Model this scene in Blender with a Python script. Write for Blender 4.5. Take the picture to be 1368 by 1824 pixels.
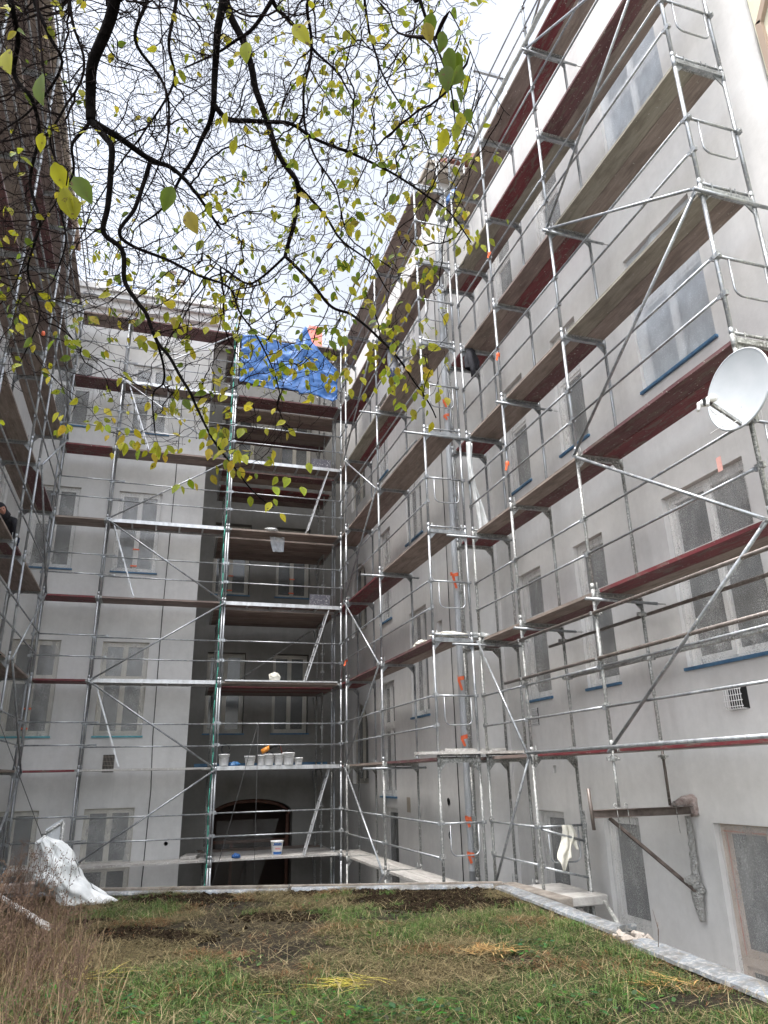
import bpy, bmesh, math, random
import numpy as np
from mathutils import Vector, Matrix, noise, kdtree
random.seed(11); RNG = np.random.default_rng(5)
R = math.radians
S = bpy.context.scene
for o in list(bpy.data.objects): bpy.data.objects.remove(o)

# ------------------------------------------------------------------ camera
def cam_axes(pitch, roll, yaw):
    cy, sy = math.cos(yaw), math.sin(yaw)
    w = Vector((sy*math.cos(pitch), cy*math.cos(pitch), math.sin(pitch)))
    r0 = Vector((cy, -sy, 0)); u0 = r0.cross(w)
    return (math.cos(roll)*r0+math.sin(roll)*u0, -math.sin(roll)*r0+math.cos(roll)*u0, w)
CR, CU, CW = cam_axes(R(19.904), R(-1.243), R(17.64))
cd = bpy.data.cameras.new('camera'); cam = bpy.data.objects.new('camera', cd)
S.collection.objects.link(cam); S.camera = cam
cd.sensor_fit = 'VERTICAL'; cd.sensor_height = 24; cd.lens = 24*1295/1824
cd.clip_start = 0.02; cd.clip_end = 500
M = Matrix.Identity(4)
for i in range(3): M[i][0], M[i][1], M[i][2] = CR[i], CU[i], -CW[i]
cam.matrix_world = M
S.render.resolution_x = 768; S.render.resolution_y = 1024

# ------------------------------------------------------------------ sky, sun, exposure (overcast)
W = bpy.data.worlds.new('World'); S.world = W; W.use_nodes = True
nt = W.node_tree; nt.nodes.clear()
def wn(t, **k):
    n = nt.nodes.new(t)
    for a, b in k.items(): setattr(n, a, b)
    return n
sky = wn('ShaderNodeTexSky', sky_type='NISHITA'); sky.sun_disc = False
SKY_LO = 4.5
SUN_EL, SUN_AZ = R(66), R(-128)          # azimuth measured from +Y towards +X
sky.sun_elevation = SUN_EL; sky.sun_rotation = SUN_AZ; sky.dust_density = 3.0
hsv = wn('ShaderNodeHueSaturation'); hsv.inputs['Saturation'].default_value = 0.34
tc = wn('ShaderNodeTexCoord'); sep = wn('ShaderNodeSeparateXYZ')
rmp = wn('ShaderNodeMapRange'); rmp.inputs['From Min'].default_value = .82; rmp.inputs['From Max'].default_value = 1
rmp.inputs['To Min'].default_value = SKY_LO; rmp.inputs['To Max'].default_value = 14.0
cl = wn('ShaderNodeTexNoise'); cl.inputs['Scale'].default_value = 2.2; cl.inputs['Detail'].default_value = 4
clr = wn('ShaderNodeMapRange'); clr.inputs['From Min'].default_value = .3; clr.inputs['From Max'].default_value = .7
clr.inputs['To Min'].default_value = .76; clr.inputs['To Max'].default_value = 1.10
m1 = wn('ShaderNodeMath', operation='MULTIPLY'); vm = wn('ShaderNodeVectorMath', operation='SCALE')
bg = wn('ShaderNodeBackground'); bg.inputs['Strength'].default_value = 0.075
wo = wn('ShaderNodeOutputWorld'); L = nt.links.new
L(sky.outputs[0], hsv.inputs['Color']); L(tc.outputs['Generated'], sep.inputs[0]); L(sep.outputs['Z'], rmp.inputs['Value'])
L(tc.outputs['Generated'], cl.inputs['Vector']); L(cl.outputs['Fac'], clr.inputs['Value'])
rmp.interpolation_type = 'SMOOTHSTEP'
bk = wn('ShaderNodeMapRange'); bk.interpolation_type = 'SMOOTHSTEP'; bk.inputs['From Min'].default_value = .1; bk.inputs['From Max'].default_value = -.9
bk.inputs['To Min'].default_value = 0; bk.inputs['To Max'].default_value = 3.2; L(sep.outputs['Y'], bk.inputs['Value'])
ad = wn('ShaderNodeMath', operation='ADD'); L(rmp.outputs[0], ad.inputs[0]); L(bk.outputs[0], ad.inputs[1])
L(ad.outputs[0], m1.inputs[0]); L(clr.outputs[0], m1.inputs[1])
L(hsv.outputs[0], vm.inputs[0]); L(m1.outputs[0], vm.inputs['Scale']); L(vm.outputs[0], bg.inputs['Color']); L(bg.outputs[0], wo.inputs[0])
sd = bpy.data.lights.new('sun', 'SUN'); sd.energy = 1.5; sd.angle = R(18); sd.color = (1, .97, .93)
sun = bpy.data.objects.new('sun', sd); S.collection.objects.link(sun)
sdir = Vector((math.sin(SUN_AZ)*math.cos(SUN_EL), math.cos(SUN_AZ)*math.cos(SUN_EL), math.sin(SUN_EL)))
sun.rotation_euler = sdir.to_track_quat('Z', 'Y').to_euler()
S.view_settings.view_transform = 'Standard'; S.view_settings.look = 'None'
S.view_settings.exposure = 0.36; S.view_settings.gamma = 1

# ------------------------------------------------------------------ helpers
COL = S.collection
def tag(o, label=None, cat=None, group=None, kind=None):
    if label: o['label'] = label
    if cat: o['category'] = cat
    if group: o['group'] = group
    if kind: o['kind'] = kind
    return o
def thing(name, loc, label, cat, group=None):
    o = bpy.data.objects.new(name, None); COL.objects.link(o); o.location = loc; o.empty_display_size = .2
    return tag(o, label, cat, group)
def wloc(o):
    v = Vector((0, 0, 0))
    while o is not None: v += o.location; o = o.parent
    return v
class MB:
    def __init__(s): s.v = []; s.f = []; s.sm = []; s.mi = []; s.m = 0
    def add(s, vs, fs, smooth=False):
        b = len(s.v); s.v += [tuple(x) for x in vs]
        for f in fs: s.f.append(tuple(b+i for i in f)); s.sm.append(smooth); s.mi.append(s.m)
    def box(s, a, b, rot=None, org=None):
        x0, y0, z0 = [min(p, q) for p, q in zip(a, b)]; x1, y1, z1 = [max(p, q) for p, q in zip(a, b)]
        vs = [(x0,y0,z0),(x1,y0,z0),(x1,y1,z0),(x0,y1,z0),(x0,y0,z1),(x1,y0,z1),(x1,y1,z1),(x0,y1,z1)]
        if rot is not None:
            c = Vector(org if org else (0,0,0)); vs = [c+rot@(Vector(v)-c) for v in vs]
        s.add(vs, [(3,2,1,0),(4,5,6,7),(0,1,5,4),(1,2,6,5),(2,3,7,6),(3,0,4,7)])
    def bar(s, p, q, w, h, up=(0,0,1)):       # rectangular bar p->q
        p, q = Vector(p), Vector(q); d = (q-p).normalized(); up = Vector(up)
        x = d.cross(up)
        if x.length < 1e-4: x = d.cross(Vector((1,0,0)))
        x.normalize(); y = x.cross(d)
        c = [x*w/2+y*h/2, -x*w/2+y*h/2, -x*w/2-y*h/2, x*w/2-y*h/2]
        s.add([p+k for k in c]+[q+k for k in c], [(0,1,2,3),(7,6,5,4),(0,4,5,1),(1,5,6,2),(2,6,7,3),(3,7,4,0)])
    def tube(s, pts, r, n=8, cap=True):
        pts = [Vector(p) for p in pts]; N = len(pts); rr = r if isinstance(r, (list, tuple)) else [r]*N
        b = len(s.v); pv = None
        for i, p in enumerate(pts):
            if i == 0: d = pts[1]-p
            elif i == N-1: d = p-pts[-2]
            else: d = (pts[i+1]-p).normalized()+(p-pts[i-1]).normalized()
            if d.length < 1e-9: d = Vector((0,0,1))
            d.normalize()
            if pv is None: pv = d.cross(Vector((0,0,1)) if abs(d.z) < .9 else Vector((1,0,0)))
            x = pv-d*pv.dot(d)
            if x.length < 1e-6: x = d.orthogonal()
            x.normalize(); pv = x; y = d.cross(x)
            for k in range(n):
                a = 2*math.pi*k/n; s.v.append(tuple(p+rr[i]*(math.cos(a)*x+math.sin(a)*y)))
        for i in range(N-1):
            for k in range(n):
                k2 = (k+1) % n
                s.f.append((b+i*n+k, b+i*n+k2, b+(i+1)*n+k2, b+(i+1)*n+k)); s.sm.append(True); s.mi.append(s.m)
        if cap:
            s.f.append(tuple(b+k for k in range(n))[::-1]); s.sm.append(False); s.mi.append(s.m)
            s.f.append(tuple(b+(N-1)*n+k for k in range(n))); s.sm.append(False); s.mi.append(s.m)
    def lathe(s, c, prof, n=16, ax=None):
        ax = Vector(ax or (0,0,1)).normalized(); x = ax.orthogonal().normalized(); y = ax.cross(x); c = Vector(c); b = len(s.v)
        for r, h in prof:
            for k in range(n):
                a = 2*math.pi*k/n; s.v.append(tuple(c+ax*h+r*(math.cos(a)*x+math.sin(a)*y)))
        for i in range(len(prof)-1):
            for k in range(n):
                k2 = (k+1) % n
                s.f.append((b+i*n+k, b+i*n+k2, b+(i+1)*n+k2, b+(i+1)*n+k)); s.sm.append(True); s.mi.append(s.m)
    def grid(s, fn, nu, nv, smooth=True):
        vs = [fn(i/nu, j/nv) for j in range(nv+1) for i in range(nu+1)]
        s.add(vs, [(j*(nu+1)+i, j*(nu+1)+i+1, (j+1)*(nu+1)+i+1, (j+1)*(nu+1)+i) for j in range(nv) for i in range(nu)], smooth)
    def mesh(s, name, mat):
        me = bpy.data.meshes.new(name); me.from_pydata(s.v, [], s.f)
        for m in (mat if isinstance(mat, (list, tuple)) else [mat]): me.materials.append(m)
        me.polygons.foreach_set('use_smooth', s.sm); me.polygons.foreach_set('material_index', s.mi); me.update()
        return me
    def build(s, name, mat, parent=None, bevel=0):   # vertices in world coordinates; origin moved to the base
        if s.v and parent is None:
            a = np.array(s.v); c = (a.min(0)+a.max(0))/2; c[2] = a[:,2].min()
            s.v = [tuple(x) for x in (a-c)]
        else: c = None
        o = bpy.data.objects.new(name, s.mesh(name, mat)); COL.objects.link(o)
        if parent is not None: o.parent = parent; o.location = -wloc(parent)
        elif c is not None: o.location = tuple(c)
        if bevel:
            m = o.modifiers.new('bevel', 'BEVEL'); m.width = bevel; m.segments = 2; m.limit_method = 'ANGLE'
        return o
def put(name, me, parent, loc, rotz=0, rot=None):
    o = bpy.data.objects.new(name, me); COL.objects.link(o); o.parent = parent
    o.location = Vector(loc)-wloc(parent)
    o.rotation_euler = rot if rot else (0, 0, rotz)
    return o
def arc(c, r, a0, a1, n, u, v):
    c, u, v = Vector(c), Vector(u), Vector(v)
    return [c+r*(math.cos(a0+(a1-a0)*i/n)*u+math.sin(a0+(a1-a0)*i/n)*v) for i in range(n+1)]

# ------------------------------------------------------------------ materials
def mat(name, col=(.5,.5,.5), rough=.8, metal=0, spec=.5, coat=0):
    m = bpy.data.materials.new(name); m.use_nodes = True; b = m.node_tree.nodes['Principled BSDF']
    b.inputs['Base Color'].default_value = (*col, 1); b.inputs['Roughness'].default_value = rough
    b.inputs['Metallic'].default_value = metal; b.inputs['Specular IOR Level'].default_value = spec
    return m
def N(m, t, **k):
    n = m.node_tree.nodes.new(t)
    for a, b in k.items():
        if a in n.inputs.keys() if hasattr(n.inputs, 'keys') else False: n.inputs[a].default_value = b
        else: setattr(n, a, b)
    return n
def link(m, a, b): m.node_tree.links.new(a, b)
def coords(m, scale=(1,1,1), rnd=False, obj=True):
    t = N(m, 'ShaderNodeTexCoord'); mp = N(m, 'ShaderNodeMapping'); mp.inputs['Scale'].default_value = scale
    if obj: link(m, t.outputs['Object'], mp.inputs['Vector'])
    else:
        g = N(m, 'ShaderNodeNewGeometry'); link(m, g.outputs['Position'], mp.inputs['Vector'])
    if rnd:
        oi = N(m, 'ShaderNodeObjectInfo'); mu = N(m, 'ShaderNodeMath', operation='MULTIPLY'); mu.inputs[1].default_value = 57.3
        cb = N(m, 'ShaderNodeCombineXYZ'); link(m, oi.outputs['Random'], mu.inputs[0])
        for i in range(3): link(m, mu.outputs[0], cb.inputs[i])
        link(m, cb.outputs[0], mp.inputs['Location'])
    return mp.outputs[0]
def noise_fac(m, vec, scale, detail=4, rough=.55, lo=.35, hi=.65, a=0., b=1., dist=0):
    n = N(m, 'ShaderNodeTexNoise'); n.inputs['Scale'].default_value = scale; n.inputs['Detail'].default_value = detail
    n.inputs['Roughness'].default_value = rough; n.inputs['Distortion'].default_value = dist; link(m, vec, n.inputs['Vector'])
    r = N(m, 'ShaderNodeMapRange'); r.inputs['From Min'].default_value = lo; r.inputs['From Max'].default_value = hi
    r.inputs['To Min'].default_value = a; r.inputs['To Max'].default_value = b; link(m, n.outputs['Fac'], r.inputs['Value'])
    return r.outputs[0]
def mix(m, fac, a, b, mode='MIX'):
    x = N(m, 'ShaderNodeMix', data_type='RGBA', blend_type=mode)
    if isinstance(fac, float): x.inputs[0].default_value = fac
    else: link(m, fac, x.inputs[0])
    for i, c in ((6, a), (7, b)):
        if isinstance(c, tuple): x.inputs[i].default_value = (*c, 1)
        else: link(m, c, x.inputs[i])
    return x.outputs[2]
def bump(m, h, strength=.3, dist=.01):
    b = N(m, 'ShaderNodeBump'); b.inputs['Strength'].default_value = strength; b.inputs['Distance'].default_value = dist
    link(m, h, b.inputs['Height']); link(m, b.outputs[0], m.node_tree.nodes['Principled BSDF'].inputs['Normal'])
def setc(m, c): link(m, c, m.node_tree.nodes['Principled BSDF'].inputs['Base Color'])
def setr(m, c): link(m, c, m.node_tree.nodes['Principled BSDF'].inputs['Roughness'])

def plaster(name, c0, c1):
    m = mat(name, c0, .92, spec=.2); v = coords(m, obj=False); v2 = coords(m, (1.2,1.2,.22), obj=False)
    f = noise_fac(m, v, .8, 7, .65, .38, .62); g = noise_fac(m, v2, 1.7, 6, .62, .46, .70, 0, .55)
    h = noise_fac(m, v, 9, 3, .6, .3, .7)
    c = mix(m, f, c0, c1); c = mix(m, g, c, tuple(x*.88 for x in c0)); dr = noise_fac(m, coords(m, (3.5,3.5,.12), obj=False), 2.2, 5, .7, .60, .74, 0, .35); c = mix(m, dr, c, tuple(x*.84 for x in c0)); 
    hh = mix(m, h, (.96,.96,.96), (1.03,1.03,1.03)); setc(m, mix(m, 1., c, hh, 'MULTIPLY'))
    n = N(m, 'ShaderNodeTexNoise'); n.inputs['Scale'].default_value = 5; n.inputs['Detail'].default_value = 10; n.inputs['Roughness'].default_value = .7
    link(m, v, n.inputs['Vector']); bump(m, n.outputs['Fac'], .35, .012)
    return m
M_wall = plaster('wall_plaster', (.59,.583,.568), (.645,.637,.622))
M_wall_back = plaster('wall_plaster_back', (.60,.595,.58), (.66,.655,.64))
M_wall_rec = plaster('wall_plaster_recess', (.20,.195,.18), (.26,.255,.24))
M_wall_dirty = plaster('old_render', (.33,.29,.24), (.45,.41,.35))
M_yellow = plaster('yellow_render', (.62,.60,.46), (.68,.66,.53))
M_trim = mat('brown_trim', (.33,.25,.19), .8)

def plain(name, c0, c1, sc=8, rough=.8, b=.15, bd=.01, metal=0):
    m = mat(name, c0, rough, metal); v = coords(m); f = noise_fac(m, v, sc, 6, .6, .35, .65); setc(m, mix(m, f, c0, c1)); bump(m, f, b, bd); return m
def metal(name, c=(.36,.38,.395), splash=.35, dark=(.20,.21,.22), mt=.55, lo=.58):
    m = mat(name, c, .42, mt); v = coords(m, rnd=True); v2 = coords(m, (1,1,.35), rnd=True)
    f = noise_fac(m, v2, 9, 5, .65, .4, .65); cc = mix(m, f, c, dark)
    s = noise_fac(m, v, 38, 3, .6, lo, lo+.05, 0, 1); cc = mix(m, s, cc, (.50,.50,.48)); setc(m, cc)
    r = N(m, 'ShaderNodeMapRange'); r.inputs['To Min'].default_value = .35; r.inputs['To Max'].default_value = .85; link(m, s, r.inputs['Value']); setr(m, r.outputs[0])
    bump(m, f, .1, .002)
    return m
M_galv = metal('galvanised_steel'); M_galv_dirty = metal('plaster_spattered_steel', (.30,.31,.30), lo=.52, dark=(.15,.15,.14), mt=.35)
M_rusty = metal('rusty_tube', (.15,.125,.11), lo=.64, dark=(.08,.065,.055), mt=.2)
M_rust = plain('rusty_beam', (.060,.045,.038), (.13,.105,.09), 9, .85, .3)
M_alu = metal('aluminium', (.58,.59,.60), lo=.66, dark=(.42,.42,.42), mt=.5)
M_beadsplash = metal('mortar_crust', (.46,.45,.42), lo=.45, dark=(.30,.29,.27), mt=0)
bump(M_beadsplash, noise_fac(M_beadsplash, coords(M_beadsplash), 55, 2, .6, .3, .7), 1.0, .03)

def wood(name, c0, c1, spots=(.42,.40,.36), sl=.66, rough=.75):
    m = mat(name, c0, rough, spec=.3); v = coords(m, (1,12,12), rnd=True); v0 = coords(m, rnd=True); v3 = coords(m, (1,3,3), rnd=True)
    f = noise_fac(m, v, 2.2, 6, .7, .32, .68); c = mix(m, f, c0, c1)
    k = noise_fac(m, v3, 1.6, 4, .6, .45, .7, 0, .7); c = mix(m, k, c, tuple(x*.6 for x in c0))
    pe = noise_fac(m, coords(m, (1,4,4), rnd=True), 3.2, 8, .72, .52, .58, 0, .8 if c0[0] > c0[1]*2 else .25); c = mix(m, pe, c, (.16,.125,.105)); s = noise_fac(m, v0, 24, 3, .65, sl, sl+.04); c = mix(m, s, c, spots); setc(m, c); bump(m, f, .35, .004)
    return m
WOODS = [wood('weathered_plank', (.22,.175,.15), (.36,.30,.26)), wood('greenish_plank', (.235,.215,.17), (.35,.325,.27)),
         wood('brown_plank', (.19,.14,.125), (.30,.24,.215)), wood('maroon_plank', (.115,.05,.055), (.18,.095,.095), sl=.64),
         wood('red_plank', (.14,.022,.030), (.20,.055,.058), sl=.66, rough=.6)]
M_plank_pale = wood('pale_dusty_plank', (.40,.385,.36), (.50,.48,.45), spots=(.6,.59,.56), sl=.58)
M_frame = plain('window_frame_white', (.72,.71,.69), (.78,.77,.75), 5, .55)
M_frame_cream = plain('window_frame_cream', (.50,.47,.40), (.58,.55,.48), 5, .55)
M_frame_warm = plain('window_frame_warm', (.42,.33,.26), (.50,.41,.34), 5, .6)
M_glass = mat('window_glass', (.085,.09,.092), .15, spec=.6)
M_sillblue = plain('blue_masking_tape', (.05,.12,.22), (.08,.19,.31), 10, .6)
M_sillteal = plain('teal_masking_film', (.08,.30,.36), (.14,.42,.48), 10, .6)
M_orange = plain('orange_tape', (.80,.12,.04), (.85,.20,.08), 20, .5)
M_concrete = plain('concrete', (.30,.29,.27), (.42,.41,.39), 6, .9, .4)
M_flash = plain('zinc_flashing', (.48,.50,.52), (.62,.63,.64), 6, .5, .25, .01, .3)
v_ = noise_fac(M_flash, coords(M_flash), 22, 4, .7, .5, .58)
fd_ = noise_fac(M_flash, coords(M_flash, (1,1,1)), 3.5, 6, .7, .42, .62, 0, .8); c1_ = mix(M_flash, v_, (.21,.235,.26), (.42,.42,.41)); setc(M_flash, mix(M_flash, fd_, c1_, (.11,.10,.085)))
M_asphalt = plain('courtyard_paving', (.12,.115,.11), (.2,.19,.18), 4, .95)
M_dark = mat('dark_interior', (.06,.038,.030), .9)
M_red = plain('red_oxide', (.13,.03,.02), (.20,.055,.035), 8, .9)
M_brick = plain('salmon_brick', (.62,.20,.16), (.70,.27,.22), 12, .85)
M_tarp = plain('blue_tarpaulin', (.018,.085,.26), (.035,.13,.36), 5, .5, .3, .02)
M_white = plain('white_plastic', (.74,.74,.73), (.80,.80,.79), 6, .4, .05)
M_dish = plain('dish_paint', (.36,.385,.40), (.41,.43,.445), 3, .5, .03)
M_bag = plain('white_sheeting', (.50,.52,.52), (.66,.67,.66), 7, .6, .25, .015)
M_cloth = plain('cream_cloth', (.62,.60,.52), (.74,.72,.64), 12, .95, .5)
M_black = plain('black_fabric', (.012,.012,.016), (.03,.03,.038), 20, .9, .4)
M_navy = plain('navy_fabric', (.012,.018,.05), (.02,.03,.08), 20, .9, .4)
M_grey = plain('grey_fabric', (.16,.17,.19), (.24,.25,.27), 20, .9)
M_skin = mat('skin', (.48,.24,.18), .55)
M_blueplastic = mat('blue_plastic', (.03,.13,.30), .4)
M_blacktool = mat('black_rubber', (.015,.015,.015), .5)
M_orangetool = mat('orange_plastic', (.75,.28,.04), .4)
M_greenrope = plain('green_net', (.03,.22,.16), (.06,.32,.24), 30, .8)
M_rope = mat('rope', (.05,.05,.05), .9)
M_text_blue = mat('label_blue', (.02,.10,.30), .5); M_text_red = mat('label_red', (.6,.03,.03), .5)

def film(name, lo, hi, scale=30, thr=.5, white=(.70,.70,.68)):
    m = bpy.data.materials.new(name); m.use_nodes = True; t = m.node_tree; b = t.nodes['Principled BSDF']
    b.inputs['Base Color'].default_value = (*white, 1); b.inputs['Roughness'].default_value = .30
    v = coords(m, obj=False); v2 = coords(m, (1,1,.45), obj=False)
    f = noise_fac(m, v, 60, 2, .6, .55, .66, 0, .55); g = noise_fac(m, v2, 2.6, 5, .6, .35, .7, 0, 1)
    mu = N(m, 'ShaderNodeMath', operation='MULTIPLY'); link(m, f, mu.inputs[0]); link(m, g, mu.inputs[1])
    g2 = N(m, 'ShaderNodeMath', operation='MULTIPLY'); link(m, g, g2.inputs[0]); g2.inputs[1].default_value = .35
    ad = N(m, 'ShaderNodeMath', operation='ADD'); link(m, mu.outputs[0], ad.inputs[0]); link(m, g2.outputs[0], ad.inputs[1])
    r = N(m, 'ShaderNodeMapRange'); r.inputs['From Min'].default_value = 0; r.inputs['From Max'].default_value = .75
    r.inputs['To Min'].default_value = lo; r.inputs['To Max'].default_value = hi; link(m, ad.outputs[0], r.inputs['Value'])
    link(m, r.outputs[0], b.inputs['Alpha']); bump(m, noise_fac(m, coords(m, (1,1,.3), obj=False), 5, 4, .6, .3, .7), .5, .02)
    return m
M_film = film('masking_film', .20, .55); M_film_hazy = film('hazy_film', .44, .78, 14, .5, (.66,.71,.76))
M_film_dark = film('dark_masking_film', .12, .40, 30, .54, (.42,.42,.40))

# ------------------------------------------------------------------ walls with openings
def basis(axis, val, sign):
    # returns function (u along wall, n out of wall, z) -> world
    if axis == 'x': return lambda u, n, z: (val+sign*n, u, z)
    return lambda u, n, z: (u, val+sign*n, z)
def wall(B, u0, u1, z0, z1, opens, name, m, parent, depth=.20, flip=False):
    us = sorted({u0, u1, *[o[0] for o in opens], *[o[1] for o in opens]}); us = [u for u in us if u0 <= u <= u1]
    zs = sorted({z0, z1, *[o[2] for o in opens], *[o[3] for o in opens]}); zs = [z for z in zs if z0 <= z <= z1]
    b = MB()
    def q(pts): b.add([B(*p) for p in pts], [(0,1,2,3)])
    for i in range(len(us)-1):
        for j in range(len(zs)-1):
            cu, cz = (us[i]+us[i+1])/2, (zs[j]+zs[j+1])/2
            if any(o[0] < cu < o[1] and o[2] < cz < o[3] for o in opens): continue
            q([(us[i],0,zs[j]),(us[i+1],0,zs[j]),(us[i+1],0,zs[j+1]),(us[i],0,zs[j+1])])
    for a, c, e, f in [o[:4] for o in opens]:
        q([(a,0,e),(a,-depth,e),(a,-depth,f),(a,0,f)]); q([(c,0,f),(c,-depth,f),(c,-depth,e),(c,0,e)])
        q([(a,0,f),(a,-depth,f),(c,-depth,f),(c,0,f)]); q([(c,0,e),(c,-depth,e),(a,-depth,e),(a,0,e)])
    return b.build(name, m, parent)
def arrow(B, p): return Vector(B(*p))
def window(B, a, c, e, f, parent, leaves=2, transom=.63, fm=None, sill='blue', fl=None, red=False, depth=.20, crumple=0, label=None, hang=0):
    fm = fm or M_frame; b = MB(); n0 = -depth+.10; t = .062
    def bx(u0, u1, z0, z1, d0=-.06, d1=0): b.box(B(u0, n0+d0, z0), B(u1, n0+d1, z1))
    bx(a, a+t, e, f); bx(c-t, c, e, f); bx(a+t, c-t, f-t, f); bx(a+t, c-t, e, e+t)
    zt = e+(f-e)*transom if transom else None
    if zt: bx(a+t, c-t, zt-.05, zt+.05, -.055, .012)
    cols = []
    for i in range(leaves):
        x0 = a+t+(c-a-2*t)*i/leaves; x1 = a+t+(c-a-2*t)*(i+1)/leaves; cols.append((x0, x1))
        if i: bx(x0-.034, x0+.034, e+t, (zt-.05) if zt else f-t, -.05, .018); 
        if i and zt: bx(x0-.034, x0+.034, zt+.05, f-t, -.05, .018)
    for x0, x1 in cols:                                            # sash rails
        for z0, z1 in (((e+t, zt-.05), (zt+.05, f-t)) if zt else ((e+t, f-t),)):
            s = .05
            for q in ((x0+.003, x0+s+.012, z0+.003, z1-.003), (x1-s-.012, x1-.003, z0+.003, z1-.003)): bx(*q, -.05, -.008)
            bx(x0+s+.012, x1-s-.012, z0+.003, z0+s+.02, -.05, -.008); bx(x0+s+.012, x1-s-.012, z1-s, z1-.003, -.05, -.008)
    w = b.build('window', fm, parent)
    if label: w['label'] = label
    g = MB()
    g.add([B(a+.02, n0-.045, e+.02), B(c-.02, n0-.045, e+.02), B(c-.02, n0-.045, f-.02), B(a+.02, n0-.045, f-.02)], [(0,1,2,3)]); g.build('pane', M_glass, w)
    if fl is not False:
        p = MB(); ph = random.uniform(0, 50)
        def fn(s, tt):
            u = a+.012+(c-a-.024)*s; z = e+.012+(f-e-.024)*tt - (hang if tt == 0 else 0)
            d = noise.noise(Vector((u*2.2+ph, z*.7, ph)))*.018+abs(noise.noise(Vector(((u+z*.45)*3.6+ph, (z-u)*.9, 3))))*.05
            if crumple and tt < .45: d += abs(noise.noise(Vector((u*5+ph, z*5, 1))))*.10*crumple*(1-tt/.45)
            return B(u, n0+.036+max(d, -.008), z)
        p.grid(fn, 26, 44); p.build('plastic_film', fl or M_film, w)
    if sill:
        s = MB(); s.box(B(a-.03, -depth+.105, e-.035), B(c+.03, .045, e+.004)); s.build('sill', M_sillblue if sill == 'blue' else M_sillteal, w)
    if red:
        s = MB(); mu = (a+c)/2
        s.box(B(mu-.08, n0+.075, e+.62), B(mu+.08, n0+.08, e+.655)); s.box(B(mu-.1, n0+.075, e+.16), B(mu+.06, n0+.08, e+.2)); s.build('red_tape', M_orange, w)
    return w

STOREY = 4.04
ROOFZ = 13.85; BASEZ = -4.3
# ---- right wing
RW = thing('apartment_building', (7.6, 12, BASEZ), 'long pale grey plastered wing on the right behind scaffolding, its windows masked with film', 'building')
Bn = basis('x', 6.6, -1); Bf = basis('x', 5.65, -1); By = basis('y', 13.1, -1)
rows = [(1.22, 3.56), (5.26, 7.60), (9.30, 11.62)]
near_cols = [(6.40, 7.93, 2), (9.41, 10.28, 1), (11.41, 12.27, 1)]
opn = [(a, c, z0, z1) for a, c, _ in near_cols for z0, z1 in rows]+[(a, c, -3.1, -.62) for a, c, _ in near_cols]
opn += [(11.52, 11.62, -.02, .10)]
wall(Bn, 4.87, 13.1, BASEZ, ROOFZ, opn, 'wall', M_wall, RW)
wall(By, 5.65, 6.6, BASEZ, ROOFZ, [], 'wall', M_wall, RW)
far_rows = [(1.20, 3.56), (5.26, 7.60), (9.30, 11.62)]
fop = [(14.86, 15.98, z0, z1) for z0, z1 in far_rows]+[(13.95, 14.25, 2.4, 3.03), (17.2, 18.35, -3.6, -.72)]
fop += [(17.25, 18.45, -.48, 2.2), (17.3, 18.2, 3.75, 6.2), (17.3, 18.2, 7.8, 10.2)]
fop += [(19.6, 21.2, -.2, 1.9), (19.6, 21.2, 3.9, 6.0), (19.6, 21.2, 7.9, 10.0)]
wall(Bf, 13.1, 22.2, BASEZ, ROOFZ, fop, 'wall', M_wall, RW)
for i, (a, c, n) in enumerate(near_cols):
    for j, (z0, z1) in enumerate(rows):
        window(Bn, a, c, z0, z1, RW, n, .60, sill='blue', fl=M_film_hazy if j >= 1 and i == 0 else None, crumple=1 if (i == 0 and j == 0) else .25)
    w = window(Bn, a, c, -3.1, -.62, RW, n, .42, fm=M_frame_warm if i == 0 else None, sill=None, fl=M_film)
rt = MB(); rt.box(Bn(6.46, -.09, -.715), Bn(7.87, -.085, -.70)); rt.box(Bn(7.82, -.09, -2.0), Bn(7.832, -.085, -.73)); rt.box(Bn(7.79, -.088, -2.9), Bn(7.82, -.083, -2.35)); rt.build('red_masking_tape', plain('faded_red_tape', (.45,.14,.10), (.55,.30,.24), 14), RW)
for z0, z1 in far_rows: window(Bf, 14.86, 15.98, z0, z1, RW, 2, .6, sill='blue', crumple=.2)
window(Bf, 17.25, 18.45, -.48, 2.2, RW, 2, .6, sill='blue'); window(Bf, 17.3, 18.2, 3.75, 6.2, RW, 2, .6, sill='blue'); window(Bf, 17.3, 18.2, 7.8, 10.2, RW, 2, .6, sill='blue')
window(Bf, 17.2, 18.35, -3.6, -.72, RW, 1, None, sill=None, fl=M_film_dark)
for z0 in (-.2, 3.9, 7.9):                                          # round-headed stair windows
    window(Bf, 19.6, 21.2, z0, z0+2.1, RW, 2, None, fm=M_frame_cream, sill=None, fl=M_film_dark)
    b = MB(); 
    for sgn in (0, 1):
        pts = [(19.6 if sgn == 0 else 21.2, z0+2.1)]
        for k in range(9):
            a_ = math.pi/2*k/8; uu = 20.4-.8*math.cos(a_) if sgn == 0 else 20.4+.8*math.cos(a_); pts.append((uu, z0+1.3+.8*math.sin(a_)))
        for k in range(1, 9):
            tri = [pts[0], pts[k], pts[k+1]]
            v = [Bf(p[0], -.002, p[1]) for p in tri]+[Bf(p[0], -.2, p[1]) for p in tri]
            b.add(v, [(0,1,2),(5,4,3),(1,4,5,2)])
    b.build('arch_spandrel', M_wall, RW)
b = MB(); b.box((6.6-.15, 11.50, -.04), (6.6+.1, 11.64, .12)); 
def eaves(parent, pts_box, m=M_concrete):
    e = MB()
    for q in pts_box: e.box(*q)
    return e.build('eaves', m, parent, bevel=.02)
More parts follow.
